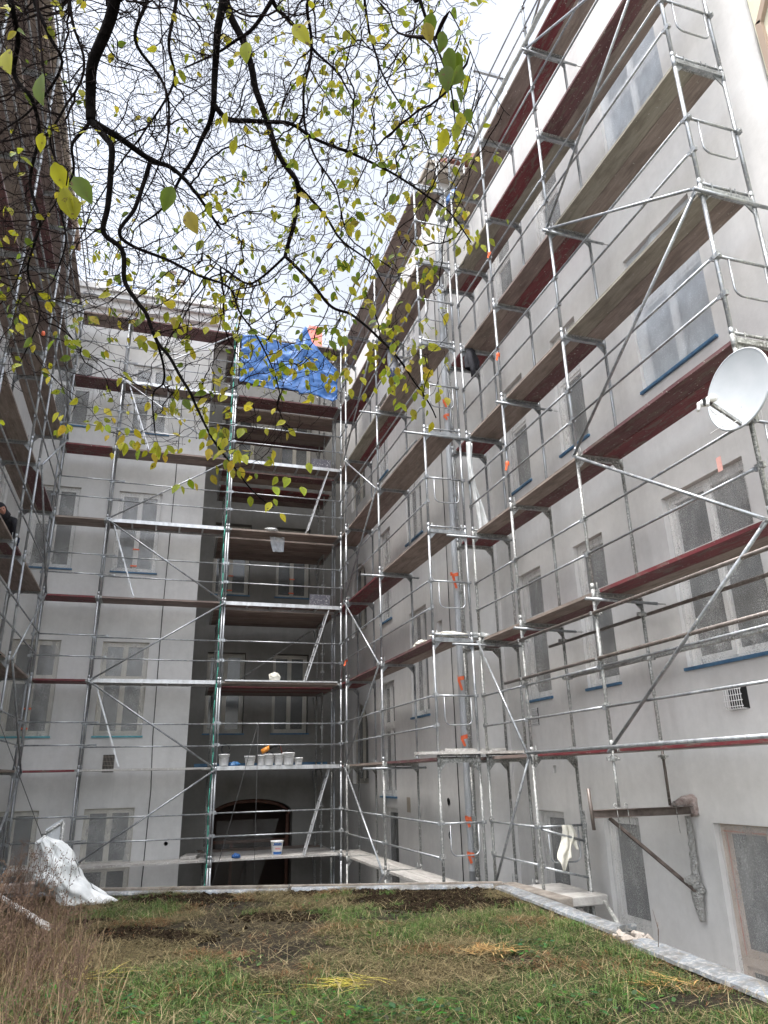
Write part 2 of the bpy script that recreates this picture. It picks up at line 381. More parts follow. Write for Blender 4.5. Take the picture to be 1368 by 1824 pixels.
eaves(RW, [((6.42, 4.87, ROOFZ), (8.2, 12.6, ROOFZ+.16)), ((6.38, 4.87, ROOFZ+.16), (8.2, 12.6, ROOFZ+.26))], M_wall_dirty)
eaves(RW, [((5.42, 12.75, ROOFZ), (8.2, 21.8, ROOFZ+.14)), ((5.36, 12.70, ROOFZ+.14), (8.2, 21.8, ROOFZ+.26))], M_wall_dirty)
def slope(parent, a, b_, c, d, name='roof', m=M_red):
    s = MB(); s.add([a, b_, c, d]+[tuple(Vector(p)-Vector((0,0,.12))) for p in (a,b_,c,d)], [(0,1,2,3),(7,6,5,4),(0,4,5,1),(1,5,6,2),(2,6,7,3),(3,7,4,0)]); return s.build(name, m, parent)
M_roof = plain('roof_tiles', (.22,.10,.08), (.30,.15,.12), 10, .9)
slope(RW, (6.75, 4.87, ROOFZ+.40), (6.75, 12.6, ROOFZ+.40), (11, 12.6, ROOFZ+2.4), (11, 4.87, ROOFZ+2.4), m=M_roof)
slope(RW, (5.7, 12.75, ROOFZ+.40), (5.7, 21.8, ROOFZ+.40), (11, 21.8, ROOFZ+2.8), (11, 12.6, ROOFZ+2.8), m=M_roof)
b = MB(); b.box((11, 4.87, BASEZ), (11.2, 24, ROOFZ+2.3)); b.box((6.62, 4.87, BASEZ), (11, 5.0, ROOFZ+.4)); b.build('rear_wall', M_wall, RW)
# vents, plugs, pipe collars, cable on the right wing
def vent(B, u0, u1, z0, z1, parent, cage=True, m=None):
    v = MB(); v.m = 1; v.box(B(u0, -.05, z0), B(u1, .004, z1)); v.m = 0
    w = u1-u0; h = z1-z0; d = .09 if cage else .02
    for k in range(8): x = u0+w*(k+.5)/8; v.tube([B(x, .0, z1), B(x, d, z1-.01), B(x, d, z0+.01), B(x, 0, z0)], .005, 5)
    for k in range(4): z = z0+h*(k+.5)/4; v.tube([B(u0, d, z), B(u1, d, z)], .005, 5)
    return v.build('vent_grille', [m or M_white, M_blacktool], parent)
vent(Bn, 7.0, 7.3, .64, .90, RW); vent(Bn, 11.95, 12.2, .78, 1.08, RW, False)
g = MB(); g.box(Bn(11.52, -.19, -.02), Bn(11.62, -.18, .10)); g.build('vent_plug', M_blacktool, RW)
g = MB()
for z in (-.5, -1.1): g.lathe(Bf(14.03, .0, z), [(0,.0),(.05,.0),(.055,.012),(.07,.014)], 14, (-1,0,0))
g.build('wall_plug', M_blacktool, RW)
g = MB(); g.box(Bf(16.3, 0, -.78), Bf(16.52, .012, -.47)); g.build('meter_cover', M_wall_dirty, RW)
g = MB(); g.tube([(5.63, 13.42, 11), (5.62, 13.45, 6), (5.60, 13.40, 4), (5.62, 13.47, 1.5), (5.63, 13.46, -3.5)], .009, 5); g.build('lightning_cable', M_rope, RW)
# torn plaster patches by the big basement window
g = MB()
for (u, z, s) in ((7.97, -2.35, .10), (7.99, -2.55, .12), (8.0, -2.78, .14), (7.94, -2.9, .18)):
    g.grid(lambda a, c: Bn(u+(a-.5)*s*1.3+.03*noise.noise(Vector((a*5, c*5, u))), .012+.02*abs(noise.noise(Vector((a*7, c*7, z)))), z+(c-.5)*s*2), 6, 6)
g.build('broken_plaster', M_wall_dirty, RW)

# ---- back wing: left block + recess
BW = thing('apartment_building', (1, 21, BASEZ), 'grey back wing with a shaded recess and a round-arched doorway behind scaffolding', 'building')
Bb = basis('y', 19.6, -1); Br = basis('y', 22.2, -1); Bs = basis('x', .95, 1)
brow = [(1.03, 3.32), (5.15, 7.40), (9.2, 11.35)]; bcol = [(-1.27, -.15, 2), (-3.35, -2.24, 2)]
wall(Bb, -3.66, .95, BASEZ, 13.05, [(a, c, z0, z1) for a, c, _ in bcol for z0, z1 in brow+[(-3.4, -.60)]], 'wall', M_wall_back, BW)
wall(Bs, 19.6, 22.2, BASEZ, 13.05, [], 'wall', M_wall_back, BW)
rrow = [(1.22, 3.54), (5.3, 7.6), (9.35, 11.6)]; rcol = [(1.5, 2.62, 2), (3.44, 4.53, 2)]
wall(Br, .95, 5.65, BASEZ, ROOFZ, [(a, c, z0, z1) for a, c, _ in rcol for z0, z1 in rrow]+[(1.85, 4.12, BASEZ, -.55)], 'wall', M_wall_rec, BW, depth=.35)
for i, (a, c, n) in enumerate(bcol):
    for j, (z0, z1) in enumerate(brow): window(Bb, a, c, z0, z1, BW, n, .58, fm=M_frame_cream if j == 0 else M_frame, sill='teal' if j == 0 else 'blue', red=(j == 1 and i == 0) or (j == 0 and i == 1))
    window(Bb, a, c, -3.4, -.60, BW, n, .55, fm=M_frame_cream, sill=None, fl=M_film)
for a, c, n in rcol:
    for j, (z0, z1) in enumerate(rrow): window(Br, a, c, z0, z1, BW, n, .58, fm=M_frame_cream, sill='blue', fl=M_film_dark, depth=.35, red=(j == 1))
# arched doorway
b = MB(); cu, ra, zs = 2.985, 1.135, -.95
for sgn in (-1, 1):
    pts = [(cu+sgn*ra, -.55)]
    for k in range(11):
        t_ = k/10; uu = cu+sgn*ra*math.cos(t_*math.pi/2); pts.append((uu, zs+.40*math.sin(t_*math.pi/2)))
    for k in range(1, 11):
        tri = [pts[0], pts[k], pts[k+1]]; v = [Br(p[0], -.003, p[1]) for p in tri]+[Br(p[0], -.35, p[1]) for p in tri]
        b.add(v, [(0,1,2),(5,4,3),(1,4,5,2)])
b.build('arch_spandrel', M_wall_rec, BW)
b = MB(); pts = arc(Br(cu, -.30, zs-.04), 1, 0, math.pi, 24, (1.09,0,0), (0,0,.38))
b.tube([tuple(Vector(p)) for p in pts], .055, 6)
b.box(Br(cu-1.12, -.34, -4.2), Br(cu-1.03, -.26, -1.0)); b.box(Br(cu+1.0, -.34, -4.2), Br(cu+1.08, -.26, -1.0)); b.box(Br(cu-.55, -.34, -4.2), Br(cu-.47, -.26, -1.62)); b.box(Br(cu-1.03, -.335, -1.70), Br(cu+1.0, -.265, -1.62))
b.build('door_frame', plain('door_frame_brown', (.085,.035,.024), (.13,.06,.04), 8), BW)
b = MB(); b.grid(lambda s, t: Br(cu-.95+1.75*s*(1-.35*(1-t)*(s > .5)), -.24+.03*noise.noise(Vector((s*8, t*5, 0))), -3.0+1.9*t), 14, 14); b.build('plastic_film', M_film_dark, BW)
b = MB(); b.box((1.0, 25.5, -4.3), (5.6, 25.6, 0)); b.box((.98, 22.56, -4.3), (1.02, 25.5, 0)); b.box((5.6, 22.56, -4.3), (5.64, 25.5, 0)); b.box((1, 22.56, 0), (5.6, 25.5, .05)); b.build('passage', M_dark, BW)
# cornice of the left block (stepped profile), recess cornice, roofs
b = MB()
for d, z0, z1 in ((.12, 12.75, 12.95), (.26, 12.95, 13.2), (.42, 13.2, 13.38), (.50, 13.38, 13.56)): b.box((-3.66, 19.6-d, z0), (.95+.05+d*.4, 19.64, z1))
b.build('cornice', M_wall_back, BW, bevel=.015)
b = MB(); b.box((.95, 21.75, ROOFZ), (5.65, 22.4, ROOFZ+.18)); b.box((.95, 21.6, ROOFZ+.18), (5.65, 22.4, ROOFZ+.36)); b.build('cornice', M_wall, BW, bevel=.015)
b = MB(); b.box((-3.66, 22.2, BASEZ), (.93, 22.4, 13.3)); b.box((-3.66, 26.5, BASEZ), (11, 26.7, 15)); b.build('rear_wall', M_wall_dirty, BW)
slope(BW, (-3.66, 19.3, 13.6), (.95, 19.3, 13.6), (.95, 26, 15.2), (-3.66, 26, 15.2), m=M_roof)
slope(BW, (.95, 21.7, ROOFZ+.4), (5.65, 21.7, ROOFZ+.4), (5.65, 27, 15.7), (.95, 27, 15.7), m=M_roof)
vent(Bb, -.98, -.72, .20, .60, BW, False, M_wall_dirty)
g = MB(); g.tube([(.16, 19.58, 13), (.15, 19.58, 8), (.10, 19.57, 4), (.12, 19.58, 1), (.18, 19.57, -.2), (.12, 19.58, -3.8)], .010, 5); g.build('lightning_cable', M_rope, BW)
g = MB(); g.lathe((.62, 19.6, -1.42), [(0,.0),(.04,.0),(.045,.01)], 12, (0,-1,0)); g.build('wall_plug', M_blacktool, BW)
b = MB(); b.box((4.72, 23.9, 14.9), (5.22, 24.4, 16.45)); b.box((4.69, 23.87, 16.45), (5.25, 24.43, 16.57)); tag(b.build('chimney', M_brick, None, bevel=.01), 'salmon red brick chimney rising behind the blue tarpaulin', 'chimney')
b = MB(); b.box((-2.3, 20.8, 14.05), (-1.45, 21.6, 14.9)); ch = tag(b.build('roof_bundle', M_tarp, None, bevel=.15), 'small blue wrapped bundle lying on the back roof behind the branches', 'bundle')
for k, (x, h) in enumerate(((-.46, 15.9), (-.15, 15.6))):
    b = MB(); b.tube([(x, 21.2, 13.9), (x, 21.2, h)], .05, 8); b.lathe((x, 21.2, h-.02), [(.05,0),(.12,.03),(.12,.06),(0,.13)], 10)
    tag(b.build('vent_pipe', M_concrete), ('taller' if k == 0 else 'shorter')+' capped vent pipe on the back roof', 'vent pipe', 'vent pipes on the roof')

# ---- left wing
LW = thing('apartment_building', (-4.6, 14, BASEZ), 'pale left wing seen edge-on behind the brown scaffold decks', 'building')
Bl = basis('x', -3.66, 1)
lc = [(16.9, 18.0), (13.6, 14.7), (10.3, 11.4)]
wall(Bl, 6, 19.6, BASEZ, 14.4, [(a, c, z0, z1) for a, c in lc for z0, z1 in brow+[(-3.2, -.6)]], 'wall', M_wall_back, LW)
for a, c in lc:
    for z0, z1 in brow+[(-3.2, -.6)]: window(Bl, a, c, z0, z1, LW, 2, .58, fm=M_frame, sill='teal')
b = MB(); b.box((-5.5, 6, 14.4), (-3.2, 19.2, 14.62)); b.box((-5.5, 6, 14.62), (-3.05, 19.2, 14.8)); b.build('eaves', M_wall_dirty, LW, bevel=.02)
b = MB(); b.box((-5.7, 6, BASEZ), (-5.5, 19.6, 14.8)); b.box((-5.5, 6, BASEZ), (-3.68, 6.1, 14.4)); b.build('rear_wall', M_wall_dirty, LW)
slope(LW, (-3.3, 6, 14.85), (-3.3, 19.6, 14.85), (-5.6, 19.6, 15.7), (-5.6, 6, 15.7), m=M_roof)

# ---- yellow neighbour at the top right
YB = thing('neighbour_building', (7.4, 3, BASEZ), 'cream yellow house with a brown framed window at the upper right corner', 'building')
Byl = basis('x', 6.63, -1)
wall(Byl, -1, 4.855, BASEZ, 15, [(2.6, 4.35, 7.9, 9.6)], 'wall', M_yellow, YB)
window(Byl, 2.6, 4.35, 7.9, 9.6, YB, 2, None, fm=M_trim, sill=None, fl=False)
b = MB()
b.box(Byl(4.72, 0, 7.92), Byl(4.80, .06, 8.80)); b.bar(Byl(4.76, .031, 8.77), Byl(4.42, .031, 9.28), .08, .058, (1,0,0)); b.box(Byl(2.4, 0, 9.62), Byl(4.2, .05, 9.82)); b.build('window_surround', M_trim, YB)
b = MB(); b.box((6.64, 4.70, BASEZ), (8.2, 4.85, 14.98)); b.box((6.5, -1, 15), (9, 4.85, 15.2)); b.box((6.9, -1, BASEZ), (7.0, 4.7, 15)); b.build('gable_wall', M_yellow, YB)

# ------------------------------------------------------------------ courtyard ground and grass terrace
def TZ(x, y): return -1.45
FRONT = lambda x: 12.0-.36*(x+.6)            # front edge line of the terrace
def sheet(name, pts, z, m):
    b = MB(); b.add([(x, y, z) for x, y in pts], [tuple(range(len(pts)))]); o = b.build(name, m); o['kind'] = 'structure'; return o
sheet('ground', [(-80, -80), (80, -80), (80, 80), (-80, 80)], -4.3, M_asphalt)
M_soil = mat('soil', (.05,.04,.03), .95, spec=.2)
vv = coords(M_soil, obj=False)
fs = noise_fac(M_soil, vv, 1.3, 6, .65, .40, .62); c_ = mix(M_soil, fs, (.018,.014,.011), (.085,.065,.036))
fs2 = noise_fac(M_soil, vv, 30, 4, .7, .4, .6); c_ = mix(M_soil, fs2, c_, (.030,.025,.016)); setc(M_soil, c_)
bump(M_soil, noise_fac(M_soil, vv, 40, 5, .75, .3, .7), 1., .03)
def gz(x, y):
    return -1.47+.035*noise.noise(Vector((x*1.1, y*1.1, 0)))+.018*noise.noise(Vector((x*4, y*4, 2)))
b = MB()
def gfn(s, t):
    x = -9+13.72*s; y1 = FRONT(x)-.02; y = -4+(y1+4)*t
    xr = 4.72-.108*(10.05-y) if s == 1 else x
    return (xr if s == 1 else min(x, 4.72-.108*(10.05-y)-.02*(1-s)), y, gz(x, y))
b.grid(gfn, 110, 130); g = b.build('grass_terrace', M_soil); g['kind'] = 'structure'
b = MB()
pl = [(-9, FRONT(-9)), (4.75, 10.07), (4.1, -4)]
b.add([(x, y, -1.5) for x, y in pl]+[(x, y, -4.3) for x, y in pl], [(0,1,4,3),(1,2,5,4)])
tw = tag(b.build('terrace_wall', M_concrete), 'low concrete wall carrying the grassy terrace', 'wall')
# kerb of concrete under the flashing and the zinc flashing pieces
b = MB(); b.bar((-7, FRONT(-7)+.05, -1.455), (4.80, 10.10, -1.455), .07, .12); b.bar((4.88, 10.1, -1.47), (4.88, 8.6, -1.47), .22, .12)
M_kerb = plain('mossy_kerb', (.10,.085,.07), (.20,.18,.155), 7, .95, .5)
kb = tag(b.build('concrete_kerb', M_kerb, None, bevel=.015), 'narrow concrete kerb along the far edge of the terrace', 'kerb')
def flashing(p, q, w, lab, lift=(.0, .0), curl=True):
    p, q = Vector(p), Vector(q); d = (q-p).normalized(); x = d.cross(Vector((0,0,1))).normalized(); b = MB()
    n = 30
    prof = [(-w/2-.006, -.035), (-w/2, 0), (-w/4, .006), (w/4, .0), (w/2, -.010), (w/2+.006, -.035)]
    vs = []
    for i in range(n+1):
        c = p.lerp(q, i/n)+Vector((0, 0, lift[0]+(lift[1]-lift[0])*i/n+.006*noise.noise(Vector((i*.35, p.x, 0)))))
        for a, h in prof: vs.append(c+x*(a+.006*noise.noise(Vector((i*.5, a*9, 1))))+Vector((0,0,h)))
        if curl and i in (0, n): pass
    m = len(prof); fs = [(i*m+k, (i+1)*m+k, (i+1)*m+k+1, i*m+k+1) for i in range(n) for k in range(m-1)]
    b.add(vs, fs, False)
    if curl:                                             # upturned end
        e = vs[n*m:(n+1)*m][1:5]; b.add(e+[Vector(v)+Vector((0,0,.06))+d*.02 for v in e], [(0,1,5,4),(1,2,6,5),(2,3,7,6)])
    o = b.build('zinc_flashing', M_flash); s = o.modifiers.new('solid', 'SOLIDIFY'); s.thickness = .004
    return tag(o, lab, 'flashing', 'zinc flashing strips on the terrace edge')
flashing((-6.8, FRONT(-6.8)-.05, -1.44), (-2.0, FRONT(-2.0)-.05, -1.44), .10, 'zinc flashing on the terrace edge left of the white sheeting heap')
flashing((-1.9, FRONT(-1.9)-.05, -1.44), (2.0, FRONT(2.0)-.06, -1.44), .10, 'dirty zinc flashing along the far terrace edge beside the white sheeting heap')
flashing((2.05, FRONT(2.05)-.08, -1.42), (4.62, 10.03, -1.42), .12, 'zinc flashing on the far terrace edge ending at the corner by the burnt soil', curl=False)
flashing((4.72, 9.95, -1.425), (4.40, 6.68, -1.41), .20, 'long pale zinc flashing on the right terrace edge running to the broken gap')
flashing((4.33, 6.42, -1.425), (4.05, 3.6, -1.42), .22, 'nearest zinc flashing on the right terrace edge past the broken gap')
b = MB()
for k in range(26):
    x, y, z = 4.36+random.uniform(-.14, .14), 6.55+random.uniform(-.12, .12), -1.45+random.uniform(-.03, .02); s = random.uniform(.02, .06)
    rt_ = Matrix.Rotation(random.uniform(0, 3), 3, Vector((random.random(), random.random(), 1)).normalized()); b.box((x-s, y-s*.7, z-s*.5), (x+s, y+s*.7, z+s*.5), rt_, (x, y, z))
tag(b.build('mortar_rubble', plain('rubble_mortar', (.20,.175,.15), (.30,.27,.24), 20, .95), None, bevel=.006), 'crumbled mortar in the gap between the two right flashings', 'rubble', kind='stuff')

# grass: numpy blades ------------------------------------------------------
def vnoise(x, y, seed, sc):
    rg = np.random.default_rng(seed); T = rg.random((64, 64)); X = x*sc; Y = y*sc
    i = np.floor(X).astype(int); j = np.floor(Y).astype(int); fx = X-i; fy = Y-j; fx = fx*fx*(3-2*fx); fy = fy*fy*(3-2*fy)
    g_ = lambda a, c: T[a % 64, c % 64]
    return (g_(i, j)*(1-fx)+g_(i+1, j)*fx)*(1-fy)+(g_(i, j+1)*(1-fx)+g_(i+1, j+1)*fx)*fy
def fbm(x, y, seed, sc): return (vnoise(x, y, seed, sc)+.5*vnoise(x, y, seed+1, sc*2.1)+.25*vnoise(x, y, seed+2, sc*4.3))/1.75
def raw_mesh(name, verts, quads, tris, col, mats):
    me = bpy.data.meshes.new(name); nv = len(verts); me.vertices.add(nv); me.vertices.foreach_set('co', verts.astype(np.float32).ravel())
    li = np.concatenate([quads.ravel(), tris.ravel()]).astype(np.int32); me.loops.add(len(li)); me.loops.foreach_set('vertex_index', li)
    nq, ntr = len(quads), len(tris); me.polygons.add(nq+ntr)
    st = np.concatenate([np.arange(nq)*4, nq*4+np.arange(ntr)*3]).astype(np.int32); me.polygons.foreach_set('loop_start', st)
    ca = me.color_attributes.new('tint', 'FLOAT_COLOR', 'POINT'); ca.data.foreach_set('color', np.concatenate([col, np.ones((nv, 1))], 1).astype(np.float32).ravel())
    me.materials.append(mats); me.update(calc_edges=True); me.validate(); return me
def tinted(name, rough=.6, transl=.25):
    m = bpy.data.materials.new(name); m.use_nodes = True; t = m.node_tree; b = t.nodes['Principled BSDF']; b.inputs['Roughness'].default_value = rough; b.inputs['Specular IOR Level'].default_value = .25
    a = t.nodes.new('ShaderNodeVertexColor'); a.layer_name = 'tint'; t.links.new(a.outputs['Color'], b.inputs['Base Color'])
    if transl:
        tr = t.nodes.new('ShaderNodeBsdfTranslucent'); mx = t.nodes.new('ShaderNodeMixShader'); mx.inputs[0].default_value = transl
        t.links.new(a.outputs['Color'], tr.inputs['Color']); t.links.new(b.outputs[0], mx.inputs[1]); t.links.new(tr.outputs[0], mx.inputs[2]); t.links.new(mx.outputs[0], t.nodes['Material Output'].inputs['Surface'])
    return m
M_blade = tinted('grass_blade'); M_leaf = tinted('leaf', .5, .45)
def blades(name, x, y, h, w, lean, az, col, curve=.5, z0=None):
    n = len(x); zz = z0 if z0 is not None else np.array([gz(a, c) for a, c in zip(x, y)])
    p = np.stack([x, y, zz], 1); d = np.stack([np.cos(az), np.sin(az), 0*az], 1); sd_ = np.stack([-np.sin(az), np.cos(az), 0*az], 1)
    sl, cl_ = np.sin(lean)[:, None], np.cos(lean)[:, None]; up = np.array([[0, 0, 1.]])
    mid = p+(d*sl*.8+up*cl_)*h[:, None]*.55; l2 = np.minimum(lean+curve, 1.75); tip = mid+(d*np.sin(l2)[:, None]+up*np.cos(l2)[:, None])*h[:, None]*.5
    tip[:, 2] = np.maximum(tip[:, 2], zz+.004); W_ = w[:, None]
    V = np.stack([p-sd_*W_*.5, p+sd_*W_*.5, mid-sd_*W_*.42, mid+sd_*W_*.42, tip], 1).reshape(-1, 3)
    k = np.arange(n)*5; Q = np.stack([k, k+1, k+3, k+2], 1); T = np.stack([k+2, k+3, k+4], 1)
    C = np.repeat(col, 5, 0)
    return raw_mesh(name, V, Q, T, C, M_blade)
def rand_region(n, y0, y1, x0=-3.6):
    # density heavier near the camera side of the visible terrace
    x = RNG.uniform(x0, 4.7, n*2); t = RNG.random(n*2); y = y0+(y1-y0)*t
    ok = (y < 12.0-.36*(x+.6)-.1) & (x < 4.6-.108*(10.05-y)) & (x > .30*(y)-4.6)
    return x[ok][:n], y[ok][:n]
def lerp3(a, c, t): return np.array(a)[None]*(1-t[:, None])+np.array(c)[None]*t[:, None]
cl_pts = [(-1.0, 11.6, .3), (1.0, 11.1, .4), (2.2, 10.7, .35), (3.0, 10.3, .5), (4.1, 9.9, .35), (2.9, 9.7, .5), (3.4, 9.6, .6), (3.7, 9.2, .45), (4.0, 9.7, .5), (3.2, 9.0, .35), (.8, 10.6, .5), (.3, 10.9, .5), (-.1, 8.9, .35), (.2, 8.6, .4), (.5, 8.3, .3), (1.4, 9.2, .3), (1.9, 8.9, .25), (4.2, 8.9, .35), (3.6, 10.0, .4), (-.5, 9.6, .3)]
BARE = np.array(cl_pts)
def soilness(x, y):
    d = np.full(len(x), 9.)
    for a, c, q in BARE: d = np.minimum(d, np.hypot(x-a, (y-c)*1.25)/(q*.85))
    return d+.9*(fbm(x, y, 51, 3.2)-.5)
x, y = rand_region(300000, 3.4, 12.6)
soil = fbm(x, y, 3, .9); far = np.clip((y-7.5)/3.0, 0, 1)
front = (y-(12.0-.36*(x+.6)-2.4))/2.3          # 1 at the far edge
bare = (soil+.16*np.clip(front, 0, 1) > .64) | (soilness(x, y) < .95)
keep = ~bare | (RNG.random(len(x)) < .07)
x, y = x[keep], y[keep]; n = len(x); g1 = fbm(x, y, 21, .8)-.10*np.clip((y-6.5)/3, -1, 1)+.05; r = RNG.random(n)
green = r < np.clip((g1-.38)*3.8+.22*np.clip((7.0-y)/2, 0, 1), .05, .80)
h = np.where(green, RNG.uniform(.03, .085, n), RNG.uniform(.05, .15, n)); w = np.where(green, RNG.uniform(.003, .006, n), RNG.uniform(.0025, .0055, n))
lean = np.where(green, RNG.uniform(.6, 1.45, n), RNG.uniform(1.15, 1.56, n)); az = RNG.uniform(0, 6.28, n)
cg = lerp3((.024,.050,.012), (.085,.130,.036), RNG.random(n)); cs = lerp3((.075,.058,.027), (.24,.195,.10), RNG.random(n)**1.5)
cb = lerp3((.10,.04,.02), (.22,.10,.04), RNG.random(n)); isb = (fbm(x, y, 77, 1.6) > .60) & (RNG.random(n) < .45)
col = np.where(green[:, None], cg, np.where(isb[:, None], cb, cs)); col *= RNG.uniform(.7, 1.25, n)[:, None]
zg = np.array([gz(a, c) for a, c in zip(x, y)])+np.where(green, 0, RNG.uniform(0, .035, n))
o = bpy.data.objects.new('grass', blades('grass', x, y, h, w, lean, az, col, z0=zg)); COL.objects.link(o); tag(o, 'matted mown grass and straw covering the terrace', 'grass', kind='stuff')
# greener, taller tufts in clumps
cx, cy = rand_region(900, 3.6, 12.2); gm = fbm(cx, cy, 21, .8)-.05*np.clip((cy-6.5)/3, -1, 1) > .54; cx, cy = cx[gm], cy[gm]
extra = np.array([(2.6, 10.3), (2.9, 10.2), (3.1, 10.0), (2.3, 10.2), (4.3, 8.6), (4.2, 8.0), (1.3, 9.4), (2.0, 9.0), (4.15, 7.2), (4.0, 6.0), (3.8, 5.3), (3.3, 5.2)]*3); cx = np.append(cx, extra[:, 0]); cy = np.append(cy, extra[:, 1])
x = np.repeat(cx, 60)+RNG.normal(0, .07, len(cx)*60); y = np.repeat(cy, 60)+RNG.normal(0, .07, len(cx)*60); n = len(x)
ok = (y < 12.0-.36*(x+.6)-.12) & (x < 4.58-.108*(10.05-y)) & (soilness(x, y) > .8); x, y = x[ok], y[ok]; n = len(x)
o = bpy.data.objects.new('grass_tufts', blades('grass_tufts', x, y, RNG.uniform(.04, .12, n), RNG.uniform(.003, .006, n), RNG.uniform(.3, 1.3, n), RNG.uniform(0, 6.28, n), lerp3((.03,.075,.014), (.115,.185,.045), RNG.random(n)))); COL.objects.link(o)
tag(o, 'taller green grass tufts dotted over the terrace', 'grass', kind='stuff')
x, y = rand_region(9000, 3.5, 12.2); ok = soilness(x, y) > 1.0; x, y = x[ok], y[ok]; n = len(x)
o = bpy.data.objects.new('straw', blades('straw', x, y, RNG.uniform(.10, .28, n), RNG.uniform(.0025, .005, n), RNG.uniform(1.2, 1.55, n), RNG.uniform(0, 6.28, n), lerp3((.12,.09,.045), (.34,.28,.16), RNG.random(n)), .1, np.array([gz(a, c) for a, c in zip(x, y)])+RNG.uniform(.02, .06, n))); COL.objects.link(o)
tag(o, 'loose pale straw strands strewn over the terrace grass', 'straw', kind='stuff')
# dark clods of turned soil
b = MB()
for px_, py_, s in cl_pts:
    for k in range(int(620*s)):
        X_ = px_+random.gauss(0, s*.55); Y_ = py_+random.gauss(0, s*.4)
        if Y_ > FRONT(X_)-.04 or X_ > 4.5-.108*(10.05-Y_): continue
        rr = random.uniform(.008, .034); c0 = Vector((X_, Y_, gz(X_, Y_)+rr*.3)); ph = random.random()*99
        vs = []; nn = 6
        for i in range(4):
            for j in range(nn):
                th = math.pi*(i+.5)/4; a_ = 2*math.pi*j/nn; dd = Vector((math.sin(th)*math.cos(a_), math.sin(th)*math.sin(a_), math.cos(th)*.7))
                vs.append(c0+dd*rr*(1+.6*noise.noise(dd*2+Vector((ph, 0, 0)))))
        b.add(vs, [(i*nn+j, i*nn+(j+1) % nn, (i+1)*nn+(j+1) % nn, (i+1)*nn+j) for i in range(3) for j in range(nn)]+[tuple(range(nn))[::-1], tuple(3*nn+j for j in range(nn))])
M_clod = plain('dark_clod', (.008,.006,.004), (.026,.019,.013), 20, 1.); M_clod.node_tree.nodes['Principled BSDF'].inputs['Specular IOR Level'].default_value = 0
tag(b.build('soil_clods', M_clod), 'dark turned soil clods and ash scattered over the far half of the terrace', 'soil', kind='stuff')

# broad-leaved weeds, low leafy plants
def leafcloud(name, centres, nper, spread, size, hr, c0, c1, label, cat='plants'):
    Vs, Qs, Cs = [], [], []; k = 0
    for (cx_, cy_) in centres:
        for i in range(nper):
            X_ = cx_+random.gauss(0, spread); Y_ = cy_+random.gauss(0, spread); z = gz(X_, Y_)+random.uniform(*hr); a_ = random.uniform(0, 6.28); s = size*random.uniform(.5, 1.2)
            d = Vector((math.cos(a_), math.sin(a_), random.uniform(-.3, .4))); sd_ = Vector((-math.sin(a_), math.cos(a_), random.uniform(-.3, .3)))
            p = Vector((X_, Y_, z)); col_ = [c0[q]+(c1[q]-c0[q])*random.random() for q in range(3)]
            pts = [p, p+d*s*.35+sd_*s*.3, p+d*s*.4+Vector((0, 0, -s*.08)), p+d*s*.35-sd_*s*.3, p+d*s*.75+sd_*s*.24, p+d*s*.8-Vector((0, 0, s*.06)), p+d*s*.75-sd_*s*.24, p+d*s*1.05]
            Vs += [tuple(q) for q in pts]; Qs += [(k, k+1, k+4, k+2), (k, k+2, k+6, k+3), (k+2, k+4, k+7, k+5), (k+2, k+5, k+7, k+6)]; Cs += [col_]*8; k += 8
    me = raw_mesh(name, np.array(Vs), np.array(Qs), np.zeros((0, 3), int), np.array(Cs), M_leaf)
    o = bpy.data.objects.new(name, me); COL.objects.link(o); return tag(o, label, cat, kind='stuff')
ctr = [(1.0+random.gauss(0, .5), 5.1+random.gauss(0, .22)) for _ in range(20)]+[(-.6+random.gauss(0, .35), 5.9+random.gauss(0, .35)) for _ in range(20)]+[(2.6+random.gauss(0, .5), 4.7+random.gauss(0, .2)) for _ in range(7)]+[(x_, y_) for x_, y_ in ((2.2, 7.4), (3.1, 6.3), (1.9, 9.4), (3.4, 6.6), (.9, 7.0))]
leafcloud('leafy_ground_plants', ctr, 24, .10, .05, (.0, .09), (.022,.065,.016), (.085,.17,.05), 'low green broad-leaved plants at the near edge of the terrace')

# tall reddish dry weeds on the left
Vt = MB(); nst = 420
for k in range(nst):
    u = random.random(); X_ = random.uniform(-2.6, -.25)+random.gauss(0, .1); Y_ = random.uniform(5.2, 10.8)
    if X_ < .30*Y_-4.9+.2 or X_ > -.15-.18*abs(Y_-6): continue
    H = random.uniform(.35, .95)*(1.0 if X_ < -.7 else .6); base = Vector((X_, Y_, gz(X_, Y_))); ln = Vector((random.gauss(0, .18), random.gauss(0, .15), 1)).normalized()
    pts = [base]; d = ln.copy()
    for i in range(6): d = (d+Vector((random.gauss(0, .06), random.gauss(0, .06), -.02*i))).normalized(); pts.append(pts[-1]+d*H/6)
    Vt.tube(pts, [.0035*(1-.8*i/6)+.0006 for i in range(7)], 3, False)
    for q in range(random.randint(5, 12)):
        i = random.randint(2, 5); p0 = pts[i]; dd = (d+Vector((random.gauss(0, .8), random.gauss(0, .8), random.uniform(0, .5)))).normalized(); l_ = random.uniform(.05, .16)
        p1 = p0+dd*l_*.5+Vector((0, 0, .01)); p2 = p0+dd*l_; Vt.tube([p0, p1, p2], [.0014, .001, .0007], 3, False)
        for s_ in range(3):
            c0 = p1.lerp(p2, s_/2)+Vector((random.gauss(0, .006), random.gauss(0, .006), random.gauss(0, .006))); e = .006
            Vt.add([c0+Vector((e, 0, 0)), c0+Vector((-e, 0, 0)), c0+Vector((0, e, 0)), c0+Vector((0, 0, e*1.4)), c0+Vector((0, 0, -e))], [(0,2,3),(2,1,3),(1,0,3),(0,1,4),(1,2,4),(2,0,4)])
M_weed = plain('dry_weed_stem', (.050,.026,.018), (.15,.095,.06), 3, .9)
